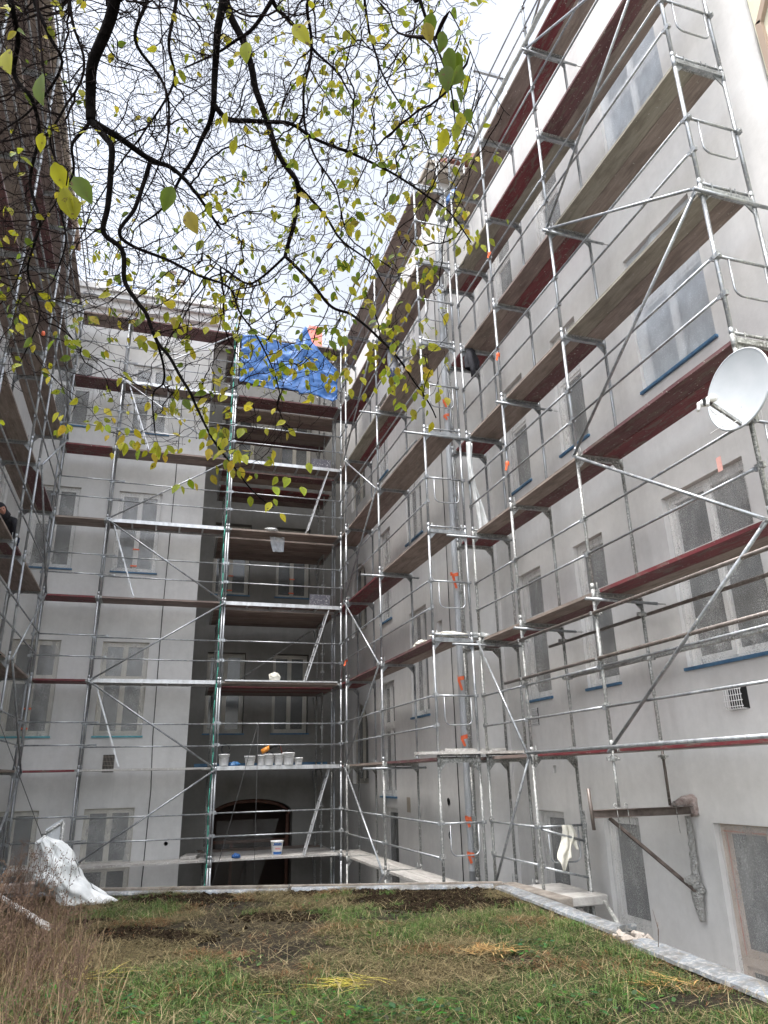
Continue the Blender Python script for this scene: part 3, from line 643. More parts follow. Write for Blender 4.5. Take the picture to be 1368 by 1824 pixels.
tag(Vt.build('dry_weeds', M_weed), 'tall reddish brown dry weeds on the left of the terrace', 'weeds', kind='stuff')
x = RNG.uniform(-2.6, 0, 6000); y = RNG.uniform(5.0, 10.5, 6000); ok = (x > .30*y-4.75) & (x < -.1-.15*abs(y-6)+RNG.normal(0, .15, 6000)); x, y = x[ok], y[ok]; n = len(x)
o = bpy.data.objects.new('long_dry_grass', blades('long_dry_grass', x, y, RNG.uniform(.15, .45, n), RNG.uniform(.003, .006, n), RNG.uniform(.1, .9, n), RNG.uniform(0, 6.28, n), lerp3((.08,.045,.026), (.24,.18,.10), RNG.random(n)))); COL.objects.link(o)
tag(o, 'long straw coloured dry grass among the reddish weeds on the left', 'grass', kind='stuff')
# fanned yellow leaf clumps
def leafclump(name, c, n, length, cols, label, spread=6.28, az0=0):
    X_ = np.full(n, c[0])+RNG.normal(0, .13, n); Y_ = np.full(n, c[1])+RNG.normal(0, .07, n)
    o = bpy.data.objects.new(name, blades(name, X_, Y_, RNG.uniform(.6, 1, n)*length, RNG.uniform(.006, .016, n), RNG.uniform(1.38, 1.56, n), az0+RNG.uniform(-spread/2, spread/2, n), lerp3(cols[0], cols[1], RNG.random(n)), .12, np.array([gz(c[0], c[1])+.03]*n)))
    COL.objects.link(o); return tag(o, label, 'leaf clump', 'wilted strap leaf clumps')
leafclump('wilted_leaf_clump', (1.62, 6.05), 46, .34, ((.36,.29,.04), (.46,.42,.09)), 'flattened yellow fan of wilted strap leaves nearest the bottom of the photo', 1.9, 2.9)
leafclump('wilted_leaf_clump', (2.95, 6.6), 110, .24, ((.26,.12,.04), (.42,.31,.13)), 'orange brown heap of wilted strap leaves right of centre on the grass', 6.28)
leafclump('wilted_leaf_clump', (-.35, 7.0), 14, .45, ((.32,.24,.05), (.42,.36,.10)), 'thin yellow strap leaves arching among the left weeds', 2.5, .4)
leafclump('wilted_leaf_clump', (3.75, 5.25), 30, .30, ((.35,.20,.07), (.50,.36,.14)), 'small straw coloured strap leaves near the right flashing', 3, 3)

# ------------------------------------------------------------------ scaffolds
ZL = .233                                   # level 1 deck height
def lev(k): return ZL+2.0*(k-1)
_mc = {}
def cached(key, fn):
    if key not in _mc: _mc[key] = fn()
    return _mc[key]
def frame_mesh(dirty=False, guard=False, w=.73):
    def f():
        b = MB()
        for x in (0, w):
            b.tube([(x, 0, 0), (x, 0, 1.88)], .0242, 10); b.tube([(x, 0, 1.86), (x, 0, 2.03)], .0275, 10)
            b.tube([(x, 0, .02), (x, 0, .10)], .0275, 10)
            for z in (.52, 1.02):                       # guardrail wedge housings
                if x == 0: b.box((x-.02, -.055, z-.03), (x+.02, .055, z+.03)); b.box((x-.03, -.004, z-.045), (x-.022, .004, z+.045))
        b.box((.024, -.028, 1.925), (w-.024, -.022, 1.985)); b.box((.024, .022, 1.925), (w-.024, .028, 1.985)); b.box((.024, -.028, 1.918), (w-.024, .028, 1.925))
        for x0, s in ((.02, 1), (w-.02, -1)): b.add([(x0, 0, 1.92), (x0+s*.13, 0, 1.92), (x0, 0, 1.78), (x0, .012, 1.92), (x0+s*.13, .012, 1.92), (x0, .012, 1.78)], [(0,1,2),(5,4,3),(1,4,5,2)])
        if guard:                                      # lift-off tube with pins on an end frame
            b.tube([(.0, 0, 2.045), (w, 0, 2.045)], .017, 8)
            for x in (.14, .40, .47, .66): b.box((x-.006, -.032, 1.95), (x+.006, -.024, 2.06))
            for i in range(7): b.box((.12+i*.075, -.031, 1.955), (.135+i*.075, -.027, 1.968))
        for s in (.07, .66*w/.73): b.tube([(s, 0, 1.98), (s, 0, 2.12)], .007, 5)
        return b.mesh('frame', M_galv_dirty if dirty else M_galv)
    return cached(('frame', dirty, guard, w), f)
def rail_mesh(L_):
    def f():
        b = MB(); b.tube([(.05, 0, 0), (L_-.05, 0, 0)], .0169, 8)
        for x, s in ((.05, -1), (L_-.05, 1)): b.box((x-.03, -.006, -.022), (x+.03, .006, .022)); b.box((x+s*.02, -.012, -.035), (x+s*.035, .012, -.005))
        return b.mesh('guardrail', M_galv)
    return cached(('rail', round(L_, 2)), f)
def plank_mesh(L_, mi, w=.31, t=.045):
    def f():
        b = MB(); b.box((.03, -w/2, -t), (L_-.03, w/2, 0))
        for x in (.03, L_-.03-.05): b.box((x, -w/2-.001, -t-.003), (x+.05, w/2+.001, .002))
        m = (WOODS+[M_plank_pale])[mi]
        me = b.mesh('deck_plank', [m, M_galv_dirty])
        for i in range(6, len(me.polygons)): me.polygons[i].material_index = 1
        return me
    return cached(('plank', round(L_, 2), mi, w), f)
def alu_mesh(L_):
    def f():
        b = MB(); b.box((.02, -.30, -.07), (L_-.02, -.27, .02)); b.box((.02, .27, -.07), (L_-.02, .30, .02)); b.box((.02, -.27, -.07), (.05, .27, .0)); b.box((L_-.05, -.27, -.07), (L_-.02, .27, .0))
        for k in range(1, 5): b.box((L_*k/5-.02, -.27, -.06), (L_*k/5+.02, .27, -.012))
        b.m = 1; b.box((.05, -.27, -.012), (L_-.05, .27, .004)); return b.mesh('aluminium_deck', [M_alu, WOODS[2]])
    return cached(('alu', round(L_, 2)), f)
def uguard_mesh(w=.73):
    def f():
        b = MB(); b.tube([(.02, 0, 1.0), (w-.02, 0, 1.0)], .0169, 8)
        x0, x1, zb, r = .14, w-.10, .52, .10
        pts = [(x0, 0, 1.0), (x0, 0, zb+r)]+arc((x0+r, 0, zb+r), r, math.pi, math.pi*1.5, 6, (1,0,0), (0,0,1))[1:]+arc((x1-r, 0, zb+r), r, math.pi*1.5, math.pi*2, 6, (1,0,0), (0,0,1))+[(x1, 0, .98)]
        b.tube(pts, .012, 8)
        for x in (.0, w): b.tube([(x, -.045, 1.0), (x, .045, 1.0)], .016, 6); b.box((x-.034, -.03, .975), (x+.034, .03, 1.025))
        return b.mesh('end_guard', M_galv)
    return cached(('ug', w), f)
class Scaf:
    """a run of frames: outer standards at points along dir; ins = direction of the frames towards the wall"""
    def __init__(s, name, base, label): s.root = thing(name, base, label, 'scaffold', None)
    def frame(s, p, k, rot, dirty=False, guard=False, w=.73): return put('frame', frame_mesh(dirty, guard, w), s.root, (p[0], p[1], lev(k)-1.98), rot)
    def rail(s, p, q, z):
        d = Vector((q[0]-p[0], q[1]-p[1], 0)); return put('guardrail', rail_mesh(d.length), s.root, (p[0], p[1], z), math.atan2(d.y, d.x))
    def brace(s, p, q, r=.021, m=None, name='diagonal_brace'):
        p, q = Vector(p), Vector(q); L_ = (q-p).length
        def f():
            b = MB(); b.tube([(.03, 0, 0), (L_-.03, 0, 0)], r, 8)
            for x in (.0, L_-.10): b.box((x, -.024, -.012), (x+.10, .024, .012))
            return b.mesh(name, m or M_galv)
        e = (q-p).to_track_quat('X', 'Z').to_euler()
        return put(name, cached((name, round(L_, 2), r, m.name if m else ''), f), s.root, p, rot=e)
    def plank(s, p, q, z, mi, w=.31):
        d = Vector((q[0]-p[0], q[1]-p[1], 0)); return put('deck_plank', plank_mesh(d.length, mi, w), s.root, (p[0], p[1], z), math.atan2(d.y, d.x))
    def alu(s, p, q, z):
        d = Vector((q[0]-p[0], q[1]-p[1], 0)); return put('aluminium_deck', alu_mesh(d.length), s.root, (p[0], p[1], z), math.atan2(d.y, d.x))
    def clampbar(s, p, q, r=.0242, m=None, name='tie_tube'):
        b = MB(); p, q = Vector(p), Vector(q); b.tube([p, q], r, 10, True); d = (q-p).normalized()
        return b.build(name, m or M_galv_dirty, s.root)
    def coupler(s, c):
        b = MB(); c = Vector(c); b.lathe(c-Vector((0, 0, .03)), [(.03,0),(.043,.005),(.043,.055),(.03,.06)], 10); b.box(c+Vector((.03, -.02, -.02)), c+Vector((.085, .02, .02))); b.tube([c+Vector((.06, -.05, .0)), c+Vector((.06, .05, 0))], .009, 6); b.box(c+Vector((-.085, -.018, -.022)), c+Vector((-.03, .018, .022)))
        return b.build('coupler', M_galv_dirty, s.root)
XN, XF, YB_ = 5.51, 4.61, 18.6
YC, YA, YBn, YD, YE = 5.14, 8.21, 10.28, 11.85, 12.58
# ---- near right scaffold
s1 = Scaf('facade_scaffold', (XN, 8.7, -2), 'nearest scaffold on the right facade with brown and red decks, the dish hangs on it')
hg = math.pi/2
for k in range(1, 9):
    for y_, nm in ((YC, 'C'), (YA, 'A'), (YBn, 'B'), (YD, 'D'), (YE, 'E')):
        if k == 1 and nm in ('C', 'A'): continue
        s1.frame((XN, y_), k, 0, dirty=(k <= 3), guard=(nm in 'CD'))
for y_ in (YBn, YD, YE): s1.frame((XN, y_), 0, 0, True)
PL = {  # level: (outer, inner) plank kinds per bay C-A, A-B, B-D, D-E
 1: [(4,5),(4,0),(2,0),(3,3)], 2: [(4,0),(0,3),(0,4),(2,3)], 3: [(3,4),(0,3),(0,3),(4,4)], 4: [(1,0),(0,3),(0,0),(4,4)],
 5: [(1,0),(2,4),(0,2),(4,4)], 6: [(3,0),(4,1),(1,2),(2,4)], 7: [(4,0),(2,4),(0,2),(0,0)], 8: [(0,0),(0,0),(0,0),(0,0)]}
seg = [(YA, YC), (YBn, YA), (YD, YBn), (YE, YD)]
for k in range(1, 8):
    for i, (a, c) in enumerate(seg):
        z = lev(k)+.03
        s1.plank((XN+.205, a), (XN+.205, c), z, PL[k][i][0]); s1.plank((XN+.525, a), (XN+.525, c), z, PL[k][i][1])
        for dz in (.52, 1.02):
            if i < 3: s1.rail((XN-.035, a), (XN-.035, c), lev(k)+dz)
s1.plank((XN+.205, YD), (XN+.205, YBn), lev(0)+.03, 5); s1.plank((XN+.525, YD), (XN+.525, YBn), lev(0)+.03, 5)
for dz in (.52, 1.02): s1.rail((XN-.03, YD), (XN-.03, YBn), lev(0)+dz)
for k in range(0, 8):
    for y_ in ((YC,) if k > 0 else (YBn,)): put('end_guard', uguard_mesh(), s1.root, (XN, y_-.03, lev(k)+.02))
for p, kp, q, kq in ((YA, 1, YC, 2), (YC, 2, YA, 3), (YA, 3, YC, 4), (YC, 4, YA, 5), (YA, 5, YC, 6), (YC, 6, YA, 7), (YA, 7, YC, 8), (YD, 2, YBn, 1), (YBn, 1, YD, 0)):
    s1.brace((XN-.055, p, lev(kp)-.02), (XN-.055, q, lev(kq)-.02))
# scaffold tubes under level 2 and below
for x_, z, y0, y1, m in ((XN-.05, 1.95, 10.62, 4.9, M_rusty), (XN-.05, 1.36, 10.9, 4.9, M_rusty), (XN+.80, 1.97, 10.85, 5.0, M_rusty), (XN+.80, 1.40, 10.5, 5.0, M_galv_dirty), (XN-.06, .27, 10.3, 4.9, M_galv)):
    s1.clampbar((x_, y0, z), (x_, y1, z), m=m)
for y_ in (YA, YBn):
    for z in (1.95, 1.36): s1.coupler((XN, y_, z)); s1.coupler((XN+.73, y_, z+.02))
s1.coupler((XN, YA, lev(1)-.10)); s1.coupler((XN, YA, lev(5)-.09)); s1.coupler((XN, YA, lev(7)-.09)); s1.coupler((XN, YC, lev(4)-.09))
for y_, k in ((YC, 4), (YA, 5), (YA, 7), (YA, 2), (YBn, 2), (YBn, 4)):
    s1.clampbar((XN-.16, y_-.05, lev(k)-.10), (XN+.95, y_-.05, lev(k)-.12), r=.022, m=M_galv); s1.clampbar((XN+.9, y_-.05, lev(k)-.12), (6.59, y_-.05, lev(k)-.12), r=.008)
for k in (3, 4, 2): s1.clampbar((4.95 if k < 4 else 5.0, YD-.06, lev(k)-.10), (6.35, YD-.06, lev(k)-.10), r=.022, m=M_galv); 
# base jack standards at A down to the steel console
s1.clampbar((XN, YA, -.42), (XN, YA, .25), r=.019); s1.clampbar((XN+.73, YA, -.42), (XN+.73, YA, .25), r=.019, m=M_rusty)
for x_ in (XN, XN+.73): 
    b = MB(); b.lathe((x_, YA, .12), [(.02,.0),(.03,.0),(.035,.05),(.02,.06)], 8); b.box((x_-.07, YA-.012, .14), (x_+.07, YA+.012, .165)); b.build('jack_nut', M_galv_dirty, s1.root)
for x_ in (XN, XN+.73): s1.clampbar((x_, YBn, -4.3), (x_, YBn, lev(0)-1.9), r=.024); s1.clampbar((x_, YD, -4.3), (x_, YD, lev(0)-1.9), r=.024)
# extra slanting rails of the short return at B level 0
s1.clampbar((XN+.03, YBn-.03, -.78), (XN+.70, YBn-.10, -.96), r=.017, m=M_galv); s1.clampbar((XN+.03, YBn-.03, -1.28), (XN+.70, YBn-.10, -1.44), r=.017, m=M_galv)
s1.clampbar((XN+.70, YBn-.10, -4.2), (XN+.70, YBn-.10, -.55), r=.026)
b = MB(); b.tube([(XN+.05, YBn-.12, -1.72), (XN+.72, YBn-.12, -1.66)], .022, 8)
for x_ in (XN+.2, XN+.42, XN+.6): b.tube([(x_, YBn-.12, -1.7), (x_, YBn-.12, -1.95)], .014, 6)
b.build('low_grille', M_galv_dirty, s1.root)
# net strip rolled along the top deck
b = MB(); b.grid(lambda s, t: (XN-.06-.05*math.sin(t*3.1)+.02*noise.noise(Vector((s*40, t*3, 0))), YC+(YE-YC)*s, lev(7)+.0+.15*t+.02*noise.noise(Vector((s*30, 2, 0)))), 90, 5)
M_net = plain('debris_net', (.26,.27,.25), (.44,.44,.42), 18, .9, .5)
tag(b.build('debris_net', M_net), 'pale debris net strip rolled along the topmost deck of the near right scaffold', 'net')
# ---- far right scaffold
s2 = Scaf('facade_scaffold', (XF, 15.5, -2), 'farther right scaffold between the wrapped downpipe and the inner corner')
YP, YQ, YR, YR2 = 11.82, 14.89, 17.87, 19.44
for k in range(0, 8):
    for y_ in (YP, YQ, YR, YR2): s2.frame((XF, y_), k, 0, dirty=(k <= 1), guard=(y_ == YP))
FP = {0: [(5,5),(5,5),(5,5)], 1: [(3,0),(0,0),(2,2)], 2: [(3,0),(3,0),(4,4)], 3: [(0,0),(4,3),(4,4)], 4: [(0,0),(0,0),(0,0)], 5: [(0,0),(1,4),(2,2)], 6: [(0,2),(2,3),(3,4)], 7: [(2,0),(0,0),(0,2)]}
sg2 = [(YQ, YP), (YR, YQ), (YR2, YR)]
for k in range(0, 8):
    for i, (a, c) in enumerate(sg2):
        for j in (0, 1): s2.plank((XF+.205+.32*j, a), (XF+.205+.32*j, c), lev(k)+.03, FP[k][i][j])
        if i < 2:
            for dz in (.52, 1.02): s2.rail((XF-.035, a), (XF-.035, c), lev(k)+dz)
    put('end_guard', uguard_mesh(), s2.root, (XF, YP-.03, lev(k)+.02)); 
    put('end_guard', uguard_mesh(), s2.root, (XF+.02, 18.6, lev(k)+.02), -math.pi/2)
for p, kp, q, kq in ((YQ, 0, YR, 1), (YR, 1, YQ, 2), (YQ, 2, YR, 3), (YR, 3, YQ, 4), (YQ, 4, YR, 5), (YR, 5, YQ, 6), (YQ, 0, YR, -1)):
    s2.brace((XF-.055, p, lev(kp)-.02), (XF-.055, q, lev(kq)-.02))
for x_ in (XF, XF+.73):
    for y_ in (YP, YQ, YR): s2.clampbar((x_, y_, -4.3), (x_, y_, lev(0)-1.9), r=.024)
for y_, k in ((YQ, 1), (YQ, 3), (YQ, 5), (YP, 4)): s2.clampbar((XF-.45, y_-.05, lev(k)-.10), (XF+.9, y_-.05, lev(k)-.10), r=.022, m=M_galv)
s2.clampbar((XF-.02, YP+.4, lev(4)-.02), (XF-.02, YQ, lev(4)+.06), r=.018, m=M_galv)
# ---- recess scaffold (between T and S)
XT, XS = 1.60, 4.65
s3 = Scaf('recess_scaffold', (3.1, 20, -4.3), 'deep scaffold filling the shaded recess with wide stacked decks and white buckets')
for k in range(-1, 8):
    s3.frame((XT, YB_), k, hg, guard=False); s3.frame((XS, YB_), k, hg)
    if k >= 0: s3.frame((XT+.02, 20.35), k, hg, True); s3.frame((XS-.1, 20.35), k, hg, True)
RPm = {0: 5, 1: 5, 2: 4, 3: 0, 4: 0, 5: 3, 6: 0}
for k in range(0, 8):
    z = lev(k)+.03
    if k in (1, 3, 5): s3.alu((XT, YB_+.36), (XS, YB_+.36), z)
    else:
        mi = {0: 5, 2: 0, 4: 0, 6: 3, 7: 0}[k]
        for j in (0, 1): s3.plank((XT, YB_+.205+.32*j), (XS, YB_+.205+.32*j), z, mi)
    if k >= 0:
        kinds = {0: (5,5,5,0,0), 1: (5,0,0,2,0), 2: (4,2,4,0,2), 3: (0,2,0,0,2), 4: (0,2,0,2,0), 5: (3,0,4,3,2), 6: (0,2,2,0,3), 7: (0,0,0,2,2)}[k]
        for j, mi in enumerate(kinds): s3.plank((XT-.28+.02*j, YB_+1.0+.42*j), (XT+3.18, YB_+1.0+.42*j), z-(.16 if k in (5, 6) and j > 1 else .01), mi, .40)
    for dz in (.52, 1.02): s3.rail((XT, YB_-.035), (XS, YB_-.035), lev(k)+dz)
    if k in (2,):
        b = MB(); b.box((XT+.1, YB_-.03, z+.0), (XS-.1, YB_+.22, z+.035)); 
        for i in range(22): b.tube([(XT+.16+i*.13, YB_-.032, z+.018), (XT+.16+i*.13, YB_-.034, z+.018)], .010, 6)
        b.build('steel_deck', M_alu, s3.root)
    for x_ in (XT+.02, XS-.1): s3.brace((x_, 21.1, z-.75), (x_, 21.6, z-.08), .015)
s3.brace((1.9, 21.2, 2.3), (4.4, 21.2, 4.1), .02, M_galv_dirty)
b = MB()
for z0 in np.arange(-4.2, 12.3, .4): b.tube([(XT-.11+.02*math.sin(z0*3), YB_-.02, z0), (XT-.10+.02*math.sin(z0*3+1.2), YB_-.02, z0+.4)], .014, 5)
tag(b.build('hoist_rope', M_greenrope), 'green rope running down beside the left post of the recess scaffold', 'rope')
# ---- left block scaffold (U,V)
XU, XV = -1.43, -2.75
s4 = Scaf('back_scaffold', (-.6, 19, -4.3), 'scaffold before the pale back wall with thin decks and three white ladders')
for k in range(-1, 8):
    s4.frame((XU, YB_), k, hg); s4.frame((XV, YB_), k, hg); s4.frame((XT-.06, YB_), k, hg, w=.74)
BP = {1: ((4,), (5,)), 2: ((4,), 'alu'), 3: ((4,), (2,)), 4: ((0,), 'alu'), 5: ((4,), (2,)), 6: ((3,), 'alu'), 7: ((2,), (3,)), 0: ((5,), (5,))}
for k in range(0, 8):
    z = lev(k)+.03; a, c = BP[k]
    for j in (0, 1): s4.plank((XV, YB_+.205+.32*j), (XU, YB_+.205+.32*j), z, a[0])
    if c == 'alu': s4.alu((XU, YB_+.36), (XT-.06, YB_+.36), z)
    else:
        for j in (0, 1): s4.plank((XU, YB_+.205+.32*j), (XT-.06, YB_+.205+.32*j), z, c[0])
    for dz in (.52, 1.02): s4.rail((XU, YB_-.04), (XT-.06, YB_-.04), lev(k)+dz-.015); s4.rail((XV, YB_-.03), (XU+.35, YB_-.03), lev(k)+dz+.03)
for p, kp, q, kq in ((XU, 0, XT, 1), (XT, 1, XU, 2), (XU, 2, XT, 3), (XT, 3, XU, 4), (XU, 4, XT, 5), (XT, 5, XU, 6), (XU, 6, XT, 7), (XU, 0, XT, -1)):
    s4.brace((p, YB_-.06, lev(kp)-.02), (q, YB_-.06, lev(kq)-.02))
# ---- left wing scaffold
XL = -2.63
s5 = Scaf('left_scaffold', (XL-.36, 12, -4.3), 'tall scaffold at the left edge with broad brown decks and a crouching worker')
ys = (6.1, 8.1, 11.17, 14.24, 15.33)
for k in range(-1, 8):
    for y_ in ys: s5.frame((XL, y_), k, math.pi)
    s5.frame((XL, 18.35), k, math.pi)
for k in range(1, 8):
    z = lev(k)+.03
    for i, (a, c) in enumerate(((15.33, 18.35), (14.24, 15.33), (11.17, 14.24), (8.1, 11.17), (6.1, 8.1))):
        for j in (0, 1): s5.plank((XL-.205-.32*j, a), (XL-.205-.32*j, c), z, ((3, 0) if (k+i) % 4 == 0 else (0, 2) if (k*3+i) % 5 else (0, 0))[j])
        for dz in (.52, 1.02): s5.rail((XL+.035, a), (XL+.035, c), lev(k)+dz)
ya = 15.33; yv = 18.4
for p, kp, q, kq in ((ya, 0, yv, 1), (yv, 1, ya, 2), (ya, 2, yv, 3), (yv, 3, ya, 4), (ya, 4, yv, 5), (yv, 5, ya, 6), (ya, 6, yv, 7)):
    s5.brace((XL+.06, p, lev(kp)-.02), (XL+.06, q, lev(kq)-.02))
for y_ in (8.1, 11.17):
    for k in (8,): s5.frame((XL, y_), k, math.pi)
for j in (0, 1): s5.plank((XL-.205-.32*j, 8.1), (XL-.205-.32*j, 11.17), lev(8)+.03, 2)
s5.clampbar((XL-.9, 14.2, lev(4)+.55), (XL-.42, 14.2, lev(4)+.55), r=.022, m=M_galv)

# ladders
def ladder(p, q, label, w=.33, rails=.028, grp='access ladders between scaffold decks'):
    p, q = Vector(p), Vector(q); root = thing('ladder', p, label, 'ladder', grp); d = (q-p).normalized(); side = Vector((0, 1, 0)) if abs(d.x) > .15 else Vector((1, 0, 0))
    for s in (-1, 1):
        b = MB(); b.bar(p+side*s*w/2, q+side*s*w/2, rails*2, rails, side.cross(d)); b.build('stile', M_alu, root)
    L_ = (q-p).length; n = int(L_/.28); b0 = None
    for i in range(n):
        c = p+d*(.14+.28*i); b = MB(); b.bar(c-side*w/2, c+side*w/2, .03, .03, d); b.build('rung', M_alu, root)
    return root
ladder((3.76, 18.72, -1.74), (4.40, 18.90, .17), 'lowest aluminium ladder in the recess rising to the bucket deck', .20)
ladder((3.72, 18.72, 2.30), (4.32, 18.80, 4.15), 'middle aluminium ladder in the recess above the bucket deck')
ladder((3.70, 18.72, 6.30), (4.29, 18.80, 8.16), 'upper aluminium ladder in the recess under the dark decks')
ladder((-.62, 18.85, 4.30), (-1.27, 18.95, 6.18), 'white ladder crossing the window with red tape on the back scaffold')
ladder((-.58, 18.85, .30), (-1.27, 18.95, 2.16), 'white ladder crossing the lower window with the teal sill on the back scaffold')
ladder((-.60, 18.85, 8.30), (-1.25, 18.95, 10.15), 'topmost white ladder of the back scaffold, half hidden by branches')

# steel console bracket below post A
rt_ = thing('steel_console', (6.58, 8.21, -1.45), 'rusty I-beam wall console with a raking strut carrying a scaffold post', 'bracket')
b = MB(); z0, z1 = -.53, -.44
b.box((5.14, 8.16, z1-.008), (6.54, 8.26, z1)); b.box((5.14, 8.16, z0), (6.54, 8.26, z0+.008)); b.box((5.14, 8.205, z0+.008), (6.54, 8.215, z1-.008)); b.build('i_beam', M_rust, rt_)
b = MB(); b.tube([(5.13, 8.21, -.66), (5.11, 8.21, -.20)], .022, 8); b.build('end_stake', M_rusty, rt_)
b = MB(); b.bar((5.36, 8.21, -.54), (6.50, 8.25, -1.42), .036, .036); b.build('strut', M_rust, rt_)
def crust(name, path, rad, seedv, parent=rt_, m=M_beadsplash):
    b = MB(); n = 14; pts = []; rr = []
    for i in range(len(path)-1):
        for k in range(7): pts.append(Vector(path[i]).lerp(Vector(path[i+1]), k/7)); rr.append((rad[i]+(rad[i+1]-rad[i])*k/7))
    pts.append(Vector(path[-1])); rr.append(rad[-1]); b.tube(pts, rr, n)
    b.v = [tuple(Vector(v)+Vector((noise.noise(Vector(v)*22+Vector((seedv, 0, 0))), noise.noise(Vector(v)*22+Vector((0, seedv, 0))), noise.noise(Vector(v)*22)))*.022) for v in b.v]
    return b.build(name, m, parent)
crust('wall_post', [(6.50, 8.25, -.56), (6.53, 8.27, -.85), (6.52, 8.28, -1.1), (6.50, 8.28, -1.45), (6.53, 8.30, -1.72)], [.028, .036, .042, .07, .03], 3)
crust('mortar_lump', [(6.30, 8.21, -1.25), (6.44, 8.24, -1.28), (6.55, 8.26, -1.40)], [.02, .07, .06], 9)
M_collar = plain('reddish_mortar', (.24,.18,.16), (.36,.31,.29), 14, .95, .9, .02)
crust('mortar_collar', [(6.25, 8.21, -.42), (6.42, 8.22, -.38), (6.58, 8.22, -.38), (6.60, 8.2, -.55)], [.02, .05, .08, .06], 5, m=M_collar)
for x_ in (5.43, 5.58, 6.27):
    b = MB(); b.tube(arc((x_+.0, 8.17, -.40), .022, 0, 5.2, 9, (1,0,0), (0,0,1))+[(x_+.02, 8.17, -.44), (x_+.03, 8.17, -.74)], .005, 5); b.build('hook_bolt', M_galv_dirty, rt_)

# satellite dish on post C
dn = Vector((-.98, -.08, .14)).normalized(); dc = Vector((5.27, 4.98, 3.50))
dr = thing('satellite_dish', dc, 'oval white satellite dish with twin receivers clamped to the front right post', 'satellite dish')
dx = dn.cross(Vector((0, 0, 1))).normalized(); du = dx.cross(dn).normalized()
b = MB(); nr, na = 10, 40; vs = []
for side_ in (0, 1):
    for i in range(nr+1):
        for j in range(na):
            a_ = 2*math.pi*j/na; r_ = i/nr; p = dc+dx*math.cos(a_)*.375*r_+du*math.sin(a_)*.425*r_+dn*(.065*r_*r_-.05-(.008 if side_ else 0)); vs.append(p)
M_ = (nr+1)*na; fs = []
for side_ in (0, 1):
    for i in range(nr):
        for j in range(na):
            q = (side_*M_+i*na+j, side_*M_+i*na+(j+1) % na, side_*M_+(i+1)*na+(j+1) % na, side_*M_+(i+1)*na+j); fs.append(q if side_ else q[::-1])
b.add(vs, fs, True); o = b.build('reflector', M_dish, dr)
b = MB(); pts = [dc+dx*math.cos(2*math.pi*j/40)*.378+du*math.sin(2*math.pi*j/40)*.428+dn*.006 for j in range(41)]; b.tube(pts, .013, 6, False); b.build('rim', M_dish, dr)
ab = dc-du*.40-dn*.02; ae = dc-du*.30+dn*.44-dx*.03
b = MB(); b.bar(ab, ae, .026, .034); b.build('feed_arm', M_galv_dirty, dr)
for k, off in enumerate((-.05, .055)):
    c = ae+dx*off+dn*.01; ax = (dc-du*.05-c).normalized(); b = MB(); b.lathe(c, [(0, -.05), (.024, -.05), (.028, 0), (.038, .01), (.040, .05), (.034, .065), (0, .07)], 14, ax); b.tube([c-ax*.045, c-ax*.06-du*.07], .016, 8); b.build('receiver', M_white, dr)
b = MB(); b.box(ae-Vector((.03, .03, .035)), ae+Vector((.03, .03, .03))); b.build('receiver_clamp', M_blacktool, dr)
b = MB(); bk = dc-dn*.10; b.bar(dc-du*.10-dn*.12, dc-du*.30-dn*.12, .10, .05, dn); b.bar(dc-du*.2-dn*.05, (XN-.03, YC-.02, 3.30), .05, .05); b.box((XN-.06, YC-.06, 3.26), (XN+.06, YC+.06, 3.34)); b.build('wall_bracket', M_galv_dirty, dr)
b = MB(); pts = [ae+Vector((0, 0, -.05)), ae.lerp(ab, .2)-du*.09, ae.lerp(ab, .45)-du*.02, ae.lerp(ab, .6)-du*.10+dn*.02, ab+dn*.06+du*.04, dc-du*.36+dx*.2+dn*.07, dc-du*.30+dx*.38-dn*.02, Vector((XN+.05, YC-.05, 3.42)), Vector((XN+.14, YC, 3.22))]
sm_ = []
for i in range(len(pts)-1):
    for k in range(5):
        t_ = k/5; p0 = pts[max(i-1, 0)]; p1 = pts[i]; p2 = pts[i+1]; p3 = pts[min(i+2, len(pts)-1)]
        sm_.append(.5*((2*p1)+(p2-p0)*t_+(2*p0-5*p1+4*p2-p3)*t_*t_+(3*p1-p0-3*p2+p3)*t_**3))
b.tube(sm_, .0035, 5); b.build('cable', M_white, dr)
b = MB(); b.box((XN-.05, YC+.42, 2.90), (XN-.048, YC+.49, 3.06)); tag(b.build('tape_flag', plain('faded_tape', (.6,.3,.26), (.7,.4,.35))), 'faded pink tape end hanging from the rail below the satellite dish', 'tape')

# downpipe in film with orange tape, torn film strips
dp = thing('downpipe', (5.60, 12.96, -2), 'downpipe wrapped in milky film and orange tape at the inner facade step', 'downpipe')
b = MB(); n = 90
M_pipe = plain('zinc_pipe', (.34,.36,.38), (.46,.48,.50), 5, .5, .1, .01, .4)
b.tube([(5.60, 12.98, -4.2), (5.60, 12.98, 13.7)], .055, 14); b.build('pipe', M_pipe, dp)
b = MB()
def wrap(s, t):
    a_ = 2*math.pi*s; z = -1.6+t*13.2; r_ = .066+.012*noise.noise(Vector((math.cos(a_)*2, math.sin(a_)*2, z*1.2)))+.006*noise.noise(Vector((a_*3, z*5, 0)))
    r_ *= 1 if (z < 4.8 and z > .4) or z > 6.4 else .92
    return (5.60+r_*math.cos(a_), 12.98+r_*math.sin(a_), z)
b.grid(wrap, 20, 220); b.build('plastic_wrap', film('pipe_film', .55, .9, 9, .5, (.62,.65,.68)), dp)
